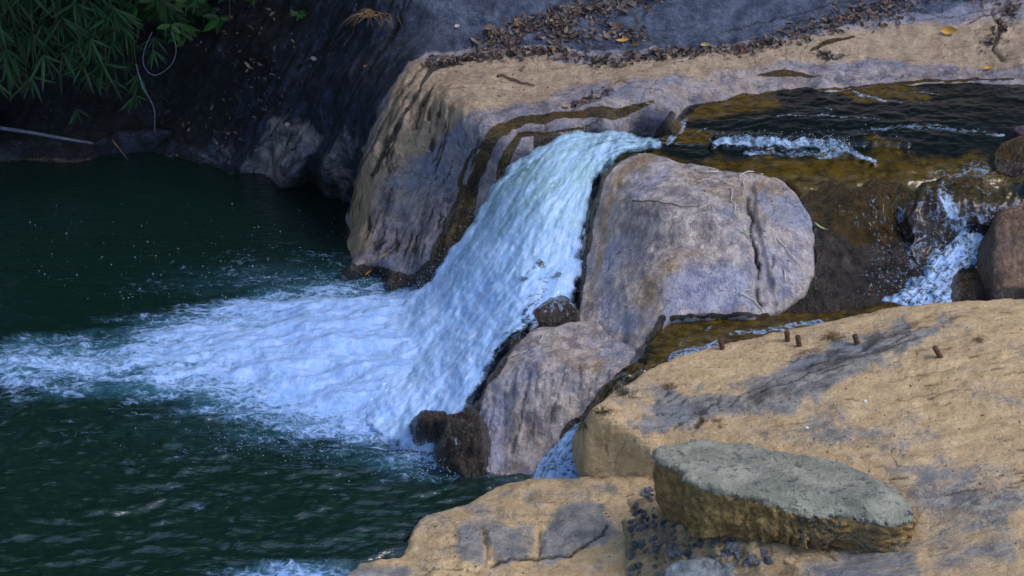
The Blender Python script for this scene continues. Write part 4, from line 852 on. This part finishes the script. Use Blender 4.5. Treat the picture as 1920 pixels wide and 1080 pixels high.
def litter():
    drifts = [([(905,85),(960,55),(1060,30),(1150,5),(1250,-15)], 20, 560), ([(940,98),(1050,95),(1130,118),(1190,112)], 10, 270), ([(1020,60),(1090,62)],24,150),
              ([(800,118),(870,112),(940,100)], 9, 220), ([(1180,110),(1260,100),(1380,92),(1450,78)], 8, 300), ([(1380,95),(1440,80),(1530,55),(1620,25),(1700,5)], 15, 400), ([(1480,60),(1580,20),(1720,-10),(1900,-5)], 14, 240),
              ([(1855,95),(1870,60),(1890,30),(1900,0)], 11, 170), ([(1530,100),(1560,108)], 7, 40), ([(430,50),(500,130),(480,200),(370,260)], 60, 150), ([(1070,198),(1120,180),(1150,168)], 5, 60), ([(1150,60),(1200,80)],24,60), ([(1550,40),(1700,25)],18,90)]
    VV = []; FF = []; RR = []; off = 0
    for line, sp, cnt in drifts:
        pts = np.array(line, float)
        seg = np.linalg.norm(np.diff(pts, axis=0), axis=1); cum = np.r_[0, np.cumsum(seg)]
        for _ in range(cnt):
            u = rs.rand() * cum[-1]; x = np.interp(u, cum, pts[:, 0]) + rs.randn() * sp; y = np.interp(u, cum, pts[:, 1]) + rs.randn() * sp * .5
            p, nr = hit(x, y)
            if p is None or y < -120: continue
            L = .018 + .042 * rs.rand()**2 * (1.2 if y < 110 and x < 1300 else .7)
            v, f_ = leaf_proto(4, .9 * rs.rand(), .5 * rs.rand() - .1, .38 + .25 * rs.rand())
            nn = nr + rs.randn(3) * .45; v = (v * L) @ rot_to(nn, rs.rand() * 6.28).T + p + nr * (.003 + rs.rand() * .011)
            VV.append(v); FF.append(f_ + off); off += len(v); RR.append(np.full(len(v), rs.rand()))
    o = mesh_np('leaf_litter', np.vstack(VV), np.vstack(FF), M_LITTER, attrs={'rnd': np.concatenate(RR)}, smooth=False)
    tag(o, 'drifts of dead brown leaves gathered along the top of the rock bank', 'leaf litter', kind='stuff')
litter()
def fallen(px, py, L, yaw, col, label, group=None, wide=.42, curl=.7):
    p, nr = hit(px, py)
    if p is None: return
    v, f_ = leaf_proto(6, curl, .35, wide)
    v = (v * L) @ rot_to(nr + rs.randn(3) * .15, yaw).T + p + nr * .008
    m = bpy.data.materials.get('leaf_' + col)
    if not m:
        c0 = dict(ochre=(.50, .27, .05), pale=(.42, .38, .36), brown=(.20, .11, .06), green=(.20, .30, .14), olive=(.30, .26, .08))[col]
        m = leafmat('leaf_' + col, [c0, tuple(c_ * .8 for c_ in c0)])
    o = mesh_np('fallen_leaf', v, f_, m, attrs={'rnd': np.full(len(v), .3)})
    tag(o, label, 'leaf', group or 'single fallen leaves on the rocks')
fallen(1778,58,.095,.1,'ochre','large curled yellow brown leaf on the pale shelf near the top right corner',wide=.55)
fallen(1852,127,.06,.2,'ochre','small orange leaf at the water edge on the right of the pale shelf')
fallen(685,506,.05,2.6,'ochre','small orange leaf on the wet foot of the left cliff')
fallen(722,484,.06,1.,'olive','yellow green leaf stuck low on the left cliff beside the fall')
fallen(465,124,.08,.2,'pale','pale curled leaf on the dark slope below the broadleaf bush')
fallen(590,105,.07,-.2,'pale','pale leaf lying alone high on the dark blue slope')
fallen(540,232,.07,.5,'pale','pale leaf on the lower grey lip of the dark slope')
fallen(688,120,.045,0,'brown','small reddish leaf alone on the dark slope left of the pale shelf')
fallen(858,48,.035,.3,'pale','small round white leaf on the blue slab left of the leaf drift',wide=.7)
fallen(1320,80,.06,.1,'olive','olive leaf on the blue slab above the middle of the pale shelf')
fallen(1537,428,.085,-.35,'green','narrow blue green leaf on the dark rock at the right shoulder of the pale boulder',wide=.2)
fallen(1398,437,.07,-.1,'green','narrow green leaf across the vertical crack of the pale boulder',wide=.2)
fallen(1518,536,.055,-.1,'green','small narrow green leaf low on the right side of the pale boulder',wide=.22)
fallen(1155,52,.08,.3,'brown','long brown leaf on the blue slab right of the leaf drift',wide=.3)
fallen(1165,78,.08,.1,'ochre','tan leaf lying just below the long brown leaf on the slab',wide=.3)
fallen(878,108,.07,.1,'brown','brown leaf at the end of the twig drift on the pale shelf')
fallen(1215,193,.04,.1,'brown','small brown leaf by the end of the mossy trickle above the fall lip')
fallen(1060,200,.06,.2,'ochre','tan leaf at the crack above the mossy trickle')

# ---------------------------------------------------------------- sticks
def tube(pts, rad, n=7):
    pts = np.array(pts, float); V = []; Fc = []
    for i, p in enumerate(pts):
        d = pts[min(i + 1, len(pts) - 1)] - pts[max(i - 1, 0)]; d /= np.linalg.norm(d) + 1e-9
        a = np.cross(d, [0.1, .3, 1.]); a /= np.linalg.norm(a); b = np.cross(d, a); r = rad[i] if hasattr(rad, '__len__') else rad
        for j in range(n): t_ = 2 * math.pi * j / n; V.append(p + (a * math.cos(t_) + b * math.sin(t_)) * r)
    for i in range(len(pts) - 1):
        for j in range(n): Fc.append((i * n + j, i * n + (j + 1) % n, (i + 1) * n + (j + 1) % n, (i + 1) * n + j))
    c0 = len(V); V.append(pts[0]); V.append(pts[-1]); l = (len(pts) - 1) * n
    for j in range(n): Fc.append((c0, (j + 1) % n, j, j)); Fc.append((c0 + 1, l + j, l + (j + 1) % n, l + (j + 1) % n))
    return np.array(V), np.array(Fc)
def quads_to_obj(name, V, Fc, mat, parent=None):
    me = bpy.data.meshes.new(name); loc = V.mean(0) if parent is None else np.zeros(3)
    fs = [tuple(dict.fromkeys(int(i) for i in f_)) for f_ in Fc]
    me.from_pydata([tuple(v) for v in (V - loc)], [], fs); me.update(); me.materials.append(mat)
    for p_ in me.polygons: p_.use_smooth = True
    o = bpy.data.objects.new(name, me); C.objects.link(o); o.location = loc
    if parent: o.parent = parent
    return o
def woodmat(name, a, b, rough=.7):
    t = NT(name); n = t.noise(t.mapping(t.co(), (1, 1, 1)), 60, 5, .6); return t.done(t.bsdf(t.mix(t.mapr(n, .35, .65), a, b), rough, t.bump(n, .003, .6), .3))
M_STICK = woodmat('dark_twig', (.05, .03, .025), (.14, .09, .07)); M_STRAW = woodmat('dry_straw', (.38, .34, .33), (.55, .50, .48)); M_POLE = woodmat('pale_pole', (.045, .06, .10), (.10, .125, .19), .6)
def lay(name, line, rad, mat, label, cat='twig', group=None, lift=.004):
    pts = []
    for i in range(len(line) - 1):
        a, b = np.array(line[i], float), np.array(line[i + 1], float)
        for k_ in np.linspace(0, 1, 4)[: 4 if i == len(line) - 2 else 3]:
            x, y = a + (b - a) * k_; p, nr = hit(x, y)
            if p is not None: pts.append(p + nr * (lift + rad))
    if len(pts) < 2: return
    V, Fc = tube(pts, [rad * (1 - .4 * i / len(pts)) for i in range(len(pts))]); o = quads_to_obj(name, V, Fc, mat); return tag(o, label, cat, group)
lay('stick', [(932,140),(965,151),(1002,163)], .007, M_STICK, 'short straight dark stick lying on the pale sandy shelf above the fall', 'stick')
lay('twig', [(1185,377),(1230,378),(1275,386),(1312,386)], .0035, M_STICK, 'thin dark wavy twig on the upper face of the pale boulder')
lay('twig', [(1305,340),(1340,334),(1375,345)], .003, M_STRAW, 'curved grey twig near the top edge of the pale boulder')
for ln, lb_ in [([(1368,350),(1374,375),(1377,402)], 'pale straw standing down the pale boulder left of its crack'), ([(1458,446),(1478,472),(1502,496)], 'long pale straw slanting right of the crack on the pale boulder'),
            ([(1386,548),(1410,562),(1432,580)], 'pale straw at the foot of the crack beside the channel'), ([(1388,552),(1405,540)], 'short pale straw near the foot of the crack'),
            ([(1470,508),(1473,526)], 'short white straw standing right of the crack on the pale boulder'), ([(1300,318),(1345,324)], 'thin straw along the upper rim of the pale boulder'),
            ([(1385,330),(1410,322),(1430,328)], 'straw bundle end on the top rim of the pale boulder'), ([(1390,345),(1402,332)], 'tiny straw just under the top rim of the pale boulder'),
            ([(1260,118),(1290,108)], 'white straw on the sandy shelf above the fall lip'), ([(1012,640),(1022,622)], 'tiny straw on top of the lower grey boulder'), ([(950,672),(985,655)], 'thin straw on the left shoulder of the lower grey boulder')]:
    lay('straw', ln, .0035, M_STRAW, lb_, 'straw', 'dry straws on the rocks')
for ln, lb_ in [([(1070,205),(1120,185)], 'dark twig above the mossy trickle'), ([(1815,40),(1850,28),(1880,22)], 'thin dark twig near the top right corner'), ([(640,90),(662,60),(668,30)], 'thin dark twig high on the dark slope')]:
    lay('twig', ln, .003, M_STICK, lb_)
# pale white flecks of stone on the foreground
for x, y, lb_ in [(1623,752,'tiny white pebble in the middle of the ochre rock'), (1510,803,'tiny white pebble above the right part of the round slab')]:
    p, nr = hit(x, y); V = BV * np.array([.010, .007, .006]) * (1 + .1 * rs.randn(len(BV), 1)) + p + nr * .003
    t = NT('white_stone'); m = t.done(t.bsdf(t.mix(t.noise(t.co(), 90), (.5, .5, .5), (.8, .8, .8)), .6)); tag(mesh_np('pebble', V, BF, m), lb_, 'pebble')

# small dark bits scattered over the dry rock
def debris():
    pts = []; rad = []
    for poly_, cnt in [([(800,110),(1920,50),(1920,140),(1250,190),(900,210)], 230), ([(1180,310),(1480,340),(1520,500),(1420,580),(1150,580)], 120), ([(1250,680),(1920,570),(1920,1080),(1740,1060),(1720,900),(1300,800)], 330), ([(800,980),(1160,910),(1160,1080),(700,1080)], 90)]:
        q_ = np.array(poly_, float); k_ = 0
        while k_ < cnt:
            x, y = q_.min(0) + rs.rand(2) * (q_.max(0) - q_.min(0))
            if sdist(np.array([x]), np.array([y]), q_)[0] < 0: continue
            k_ += 1; p, nr = hit(x, y)
            if p is not None: pts.append(p[None]); rad.append(.0018 + .005 * rs.rand()**3)
    blobs('debris', np.vstack(pts), np.array(rad), M_STICK, 'tiny dark bits of bark and grit scattered over the dry rocks', 'debris', 'stuff')
debris()

# ---------------------------------------------------------------- five rusty metal stubs
t = NT('rusty_steel'); n_ = t.noise(t.co(), 90, 5, .65); M_RUST = t.done(t.bsdf(t.mix(t.mapr(n_, .35, .65), (.035, .018, .014), (.16, .08, .05)), .75, t.bump(n_, .004, 1.), .4, Metallic=.3))
for x, y, tx, hgt, lb_ in [(1352,654,-.2,.055,'leftmost rusty stub, alone near the brown channel'), (1478,636,-.1,.05,'rusty stub nearest the water, behind and left of another stub'), (1499,647,-.2,.055,'rusty stub just in front of the one nearest the water'),
                      (1608,641,-.35,.05,'short rusty stub in the middle of the row beside a grey vein'), (1760,669,-.6,.06,'rightmost rusty stub, leaning left on bare ochre rock')]:
    p, nr = hit(x, y); ax = np.array([tx, .05, 1.]); ax /= np.linalg.norm(ax); pts = [p - ax * .04]; rr = [.0135]
    for k_ in range(13): pts.append(p + ax * hgt * k_ / 12); rr.append(.0135 if k_ % 2 else .0118)   # ribs of the bar
    V, Fc = tube(pts, rr, 12); tag(quads_to_obj('metal_stub', V, Fc, M_RUST), lb_, 'metal stub', 'rusty bar stubs sticking out of the ochre rock')

# ---------------------------------------------------------------- dry grass tufts on the ochre rock
def tuft(px, py, n, L, label, mat, name='dry_tuft', cat='dry tuft', spread=.03, group='dry tufts on the rocks'):
    p, nr = hit(px, py)
    if p is None: return
    VV = []; FF = []; off = 0
    for _ in range(n):
        a = rs.rand() * 6.28; b = p + np.array([rs.randn() * spread, rs.randn() * spread, 0]) + nr * .002
        d = nr * (.25 + rs.rand() * .5) + np.array([math.cos(a), math.sin(a), 0]) * .9
        q = [b, b + d * L * .5, b + d * L + np.array([0, 0, -L * .35])]
        V, Fc = tube(q, [.0016, .0013, .0006], 3); VV.append(V); FF.append(Fc + off); off += len(V)
    tag(quads_to_obj(name, np.vstack(VV), np.vstack(FF), mat), label, cat, group)
M_DRY = woodmat('dry_grass', (.14, .09, .045), (.30, .20, .10))
tuft(1560,632,70,.05,'round brown dry tuft beside the pair of rusty stubs',M_DRY,spread=.022)
tuft(1258,722,40,.035,'small brown dry tuft on the ochre rock left of the grey vein',M_DRY,spread=.015)
tuft(1830,637,40,.03,'flat dry tuft at the right of the ochre rock behind the rightmost stub',M_DRY,spread=.018)
M_WEED = woodmat('wet_weed', (.03, .025, .01), (.10, .10, .05), .3)
for x, y in [(1200,690),(1170,735),(1130,770),(1095,795),(1220,650)]:
    tuft(x, y, 45, .05, {1200:'dark weed hanging in the cleft at the channel lip',1170:'dark weed hanging just below the channel lip',1130:'dark weed half way down the cleft',1095:'dark weed low in the cleft above the white chute',1220:'dark weed at the lower left corner of the pale boulder'}[x], M_WEED, 'wet_weed', 'water weed', .02, 'wet weed along the cleft')
for x, y, lb_ in [(700,20,'sparse brown grass tuft high on the dark slope'),]:
    tuft(x, y, 60, .12, lb_, M_DRY, spread=.04)

# ---------------------------------------------------------------- bamboo and bushes on the far left
def leafset(name, centres, dirs, L, wide, mat, parent, curl=-.25, per=6, fan=.9):
    VV = []; FF = []; RR = []; off = 0
    for c_, d in zip(centres, dirs):
        for k_ in range(per):
            a = (k_ / (per - 1) - .5) * 2 * fan + rs.randn() * .15
            dn = np.array([math.sin(a), rs.randn() * .35, -math.cos(a) * (.55 + .5 * rs.rand())]) + np.array(d) * .4
            dn /= np.linalg.norm(dn); l = L * (.6 + .6 * rs.rand())
            v, f_ = leaf_proto(4, curl * rs.rand(), .12, wide)
            side = np.cross(dn, [rs.randn() * .3, -1, .6 + rs.randn() * .3]); side /= np.linalg.norm(side); up = np.cross(dn, side)
            v = (v + np.array([.5, 0, 0])) * l; v = v[:, :1] * dn + v[:, 1:2] * side + v[:, 2:] * up + c_
            VV.append(v); FF.append(f_ + off); off += len(v); RR.append(np.full(len(v), rs.rand()))
    return mesh_np(name, np.vstack(VV), np.vstack(FF), mat, parent=parent, attrs={'rnd': np.concatenate(RR)}, smooth=False)
M_BAM = leafmat('bamboo_leaf', [(.002, .018, .008), (.006, .042, .016), (.011, .075, .028), (.004, .030, .014)], .5, .15)
M_BUSH = leafmat('bush_leaf', [(.003, .022, .006), (.007, .048, .010), (.018, .105, .014)], .45, .2)
M_CULM = woodmat('bamboo_culm', (.02, .035, .012), (.06, .07, .03))
def PY(px, py, Y):
    d = FW + UP * ((540 - py) / F) + np.array([(px - 960) / F, 0, 0]); return CP + d * (Y / d[1])
def bamboo(root_px, Y, tips, label, L=.18, mat=M_BAM, name='bamboo', cat='bamboo', wide=.105, dens=9, per=6, fan=.9, group='bamboo overhanging the pool'):
    base = PY(root_px, 60, Y + .5); base[2] = .9
    e = bpy.data.objects.new(name, None); C.objects.link(e); e.location = base; tag(e, label, cat, group)
    VV = []; FF = []; off = 0; cs = []; ds = []
    for (tx, ty) in tips:
        tip = PY(tx, ty, Y + rs.randn() * .12); top = (base + tip) / 2 + np.array([0, 0, .75 + .3 * rs.rand()])
        pts = [base * (1 - u)**2 + 2 * u * (1 - u) * top + tip * u * u for u in np.linspace(0, 1, 12)]
        V, Fc = tube(np.array(pts) - base, [.011 * (1 - .75 * i / 11) for i in range(12)], 6); VV.append(V); FF.append(Fc + off); off += len(V)
        for k_ in range(dens):
            u = .5 + .5 * (k_ + rs.rand()) / dens; q = base * (1 - u)**2 + 2 * u * (1 - u) * top + tip * u * u
            cs.append(q - base + rs.randn(3) * np.array([.10, .10, .08])); ds.append((rs.randn() * .5, 0, -.3))
    quads_to_obj('culm', np.vstack(VV), np.vstack(FF), M_CULM, e)
    leafset('foliage', cs, ds, L, wide, mat, e, per=per, fan=fan)
    return e
bamboo(-60, 16.6, [(-40,60),(10,40),(40,110),(-10,150),(30,70),(-70,120),(60,20)], 'bamboo clump at the far left edge of the photograph')
bamboo(40, 16.7, [(70,130),(110,60),(60,60),(50,150),(120,30),(140,10),(20,20),(0,100)], 'bamboo clump second from the left, its tips above the pale pole')
bamboo(130, 16.6, [(170,60),(190,90),(150,100),(200,30),(180,120),(220,60),(160,20),(110,90)], 'tallest bamboo clump in the middle with long fanning leaves')
bamboo(210, 16.8, [(200,180),(235,150),(220,190),(250,120),(200,140),(180,160),(260,160)], 'lowest hanging bamboo spray, reaching down beside the vine', L=.13)
bamboo(60, 17.0, [(20,10),(90,0),(150,-10),(230,0),(280,20),(40,-20),(260,60),(120,130),(200,100)], 'dim bamboo clump behind the others', dens=8)
bamboo(330, 16.9, [(300,40),(330,30),(350,60),(310,80),(370,30),(330,75),(360,10),(290,10),(385,60),(340,90)], 'broadleaf bush with bright green leaves right of the bamboo', L=.11, mat=M_BUSH, name='broadleaf_bush', cat='bush', wide=.42, dens=10, per=5, fan=1.6, group='bushes above the dark slope')
bamboo(470, 17.0, [(450,20),(480,40),(500,30),(430,40),(470,60)], 'thin dim bush on the dark slope right of the broadleaf bush', L=.07, mat=M_BAM, name='broadleaf_bush', cat='bush', wide=.4, dens=6, per=4, fan=1.4, group='bushes above the dark slope')
p_, _n = hit(566, 32); 
e = bpy.data.objects.new('fern', None); C.objects.link(e); e.location = p_; tag(e, 'tiny bright green fern alone on the dark slope', 'fern')
quads_to_obj('stem', *tube([(0, 0, 0), (0, -.01, .03)], .002, 5), M_CULM, e)
leafset('foliage', [np.array([rs.randn() * .02, -.01, .03]) for _ in range(8)], [(0, 0, .8)] * 8, .045, .25, M_BUSH, e, per=5, fan=1.8)
# vines and pole
def curve(pts, n=8):
    pts = [np.array(p, float) for p in pts]; pts = [2 * pts[0] - pts[1]] + pts + [2 * pts[-1] - pts[-2]]; out = []
    for i in range(1, len(pts) - 2):
        for k_ in range(n):
            u = k_ / n; a, b, c_, d = pts[i - 1:i + 3]; out.append(.5 * (2 * b + (c_ - a) * u + (2 * a - 5 * b + 4 * c_ - d) * u * u + (3 * b - a - 3 * c_ + d) * u**3))
    return out + [pts[-2]]
V, Fc = tube(curve([PY(x, y, 16.35) for x, y in [(285,60),(272,90),(268,115),(275,132),(290,141),(310,132),(325,115),(330,90),(322,60)]]), .0028, 6)
tag(quads_to_obj('vine', V, Fc, M_POLE), 'thin pale vine hanging in a loop below the broadleaf bush', 'vine')
V, Fc = tube(curve([PY(x, y, Y_) for x, y, Y_ in [(255,120,16.5),(266,160,16.45),(278,180,16.45),(289,205,16.45),(290,225,16.45),(290,248,16.45)]]), .0032, 6)
tag(quads_to_obj('vine', V, Fc, M_POLE), 'thin pale vine dropping straight down to the flat shore slab', 'vine')
V, Fc = tube([P(x, y, z) for x, y, z in [(-90,226,.27),(0,240,.25),(60,249,.22),(120,260,.19),(175,269,.15)]], [.012, .012, .011, .010, .008], 8)
tag(quads_to_obj('pole', V, Fc, M_POLE), 'long pale bamboo pole slanting over the far left waterline', 'pole')
V, Fc = tube([P(x, y, z) for x, y, z in [(210,262,.14),(228,285,.06),(240,300,.0)]], .005, 6)
tag(quads_to_obj('twig', V, Fc, M_STICK), 'short dark twig leaning off the shore slab into the pool', 'twig')

# ---------------------------------------------------------------- hillside and the trees that shade the pool
X, Y = np.meshgrid(np.linspace(-40, 40, 120), np.linspace(17.6, 60, 80))
Z = .9 + (Y - 17.6) * .42 + .3 * fbm(X * .3, Y * .3, 4, 5)
t = NT('forest_floor'); n_ = t.noise(t.co(), 3, 8, .7); m = t.done(t.bsdf(t.mix(t.mapr(n_, .35, .65), (.012, .012, .008), (.05, .035, .02)), .95, t.bump(n_, .1), .1))
tag(mesh_np('hillside', np.stack([X, Y, Z], -1).reshape(-1, 3), grid_faces(*X.shape), m, recentre=False), kind='structure')
X, Y = np.meshgrid(np.linspace(-60, 60, 40), np.linspace(-60, 70, 40)); Z = -1.2 + .1 * fbm(X, Y, 2, 9)
tag(mesh_np('ground', np.stack([X, Y, Z], -1).reshape(-1, 3), grid_faces(*X.shape), m, recentre=False), kind='structure')
M_TREE = leafmat('tree_leaf', [(.012, .03, .01), (.03, .06, .018), (.05, .085, .03)], .6)
M_BARK = woodmat('bark', (.03, .022, .016), (.09, .07, .05), .9)
def tree(x, y, z0, h, r, label, nl=1500, lean=(0, 0)):
    e = bpy.data.objects.new('tree', None); C.objects.link(e); e.location = (x, y, z0); tag(e, label, 'tree', 'trees on the hillside above the pool')
    V, Fc = tube([(0, 0, -.3), (.1, 0, h * .3), (-.1, .1, h * .6), (0, 0, h * .9)], [.16, .13, .09, .03], 8)
    VV = [V]; FF = [Fc]; off = len(V); cl = []
    for k_ in range(9):
        a = k_ * 2.4; z = h * (.25 + .07 * k_); q = np.array([math.cos(a) * r * .75 + lean[0], math.sin(a) * r * .75 + lean[1], z + .5]); V, Fc = tube([(0, 0, z - .3), q * [.5, .5, 1], q], [.06, .04, .015], 5); VV.append(V); FF.append(Fc + off); off += len(V); cl.append(q)
    quads_to_obj('trunk', np.vstack(VV), np.vstack(FF), M_BARK, e)
    VV = []; FF = []; RR = []; off = 0
    for _ in range(nl):
        q = cl[rs.randint(9)] * np.array([.9, .9, 1]) + rs.randn(3) * np.array([r * .33, r * .33, h * .09])
        if q[2] + z0 < CAMZ - .3565 * (q[1] + y) + .45: continue          # leaves inside the camera view are dropped, crowns stay unseen
        v, f_ = leaf_proto(2, .3, .2, .6); v = v * .38 @ rotm().T + q; VV.append(v); FF.append(f_ + off); off += len(v); RR.append(np.full(len(v), rs.rand()))
    mesh_np('crown', np.vstack(VV), np.vstack(FF), M_TREE, parent=e, attrs={'rnd': np.concatenate(RR)}, smooth=False)
for (x, y, h, r, lb_) in [(-6.2,17.8,7.5,2.3,'broad tree leaning over the far left of the pool'), (-3.4,19.2,8.0,2.4,'tall tree behind the bamboo'), (-.8,20.0,7.5,2.2,'tree above the dark slope'), (2.0,20.8,7.0,2.2,'tree behind the leaf drifts'),
                      (5.0,20.6,7.5,2.4,'tree behind the right end of the upper stream'), (8.5,19.5,8,2.5,'tree farthest to the right'), (-9,15.5,8,2.5,'tree on the left shore of the pool'), (-4.6,21.5,10,2.6,'tallest tree, behind the bamboo tree')]:
    tree(x, y, max(0, (y - 17.6) * .42 + .7), h, r, lb_)
for (x, y, h, r, ln_, lb_) in [(-3.9,18.6,5.5,1.7,(.3,-2.9),'unseen leaning tree added to shade the bamboo'), (-1.9,18.9,5.5,1.5,(.1,-2.5),'unseen leaning tree added to shade the dark slope'), (-6.0,17.5,6,1.9,(1.0,-2.6),'unseen leaning tree added to shade the left of the pool'), (-9.0,12.0,9,2.6,(.5,0),'big unseen tree added on the left shore to block skylight beside the lower pool'), (-8.5,8.0,9,2.6,(.5,0),'big unseen tree added on the left shore to block skylight nearest the viewer'), (-7.5,14.5,8,2.2,(.5,-.5),'unseen tree added on the left shore to block skylight beside the foam')]:
    tree(x, y, .9, h, r, lb_, 2200, ln_)  # unseen trees added to block skylight and darken the left side
print('objects', len(bpy.data.objects), 'verts', sum(len(o.data.vertices) for o in bpy.data.objects if o.type == 'MESH'))
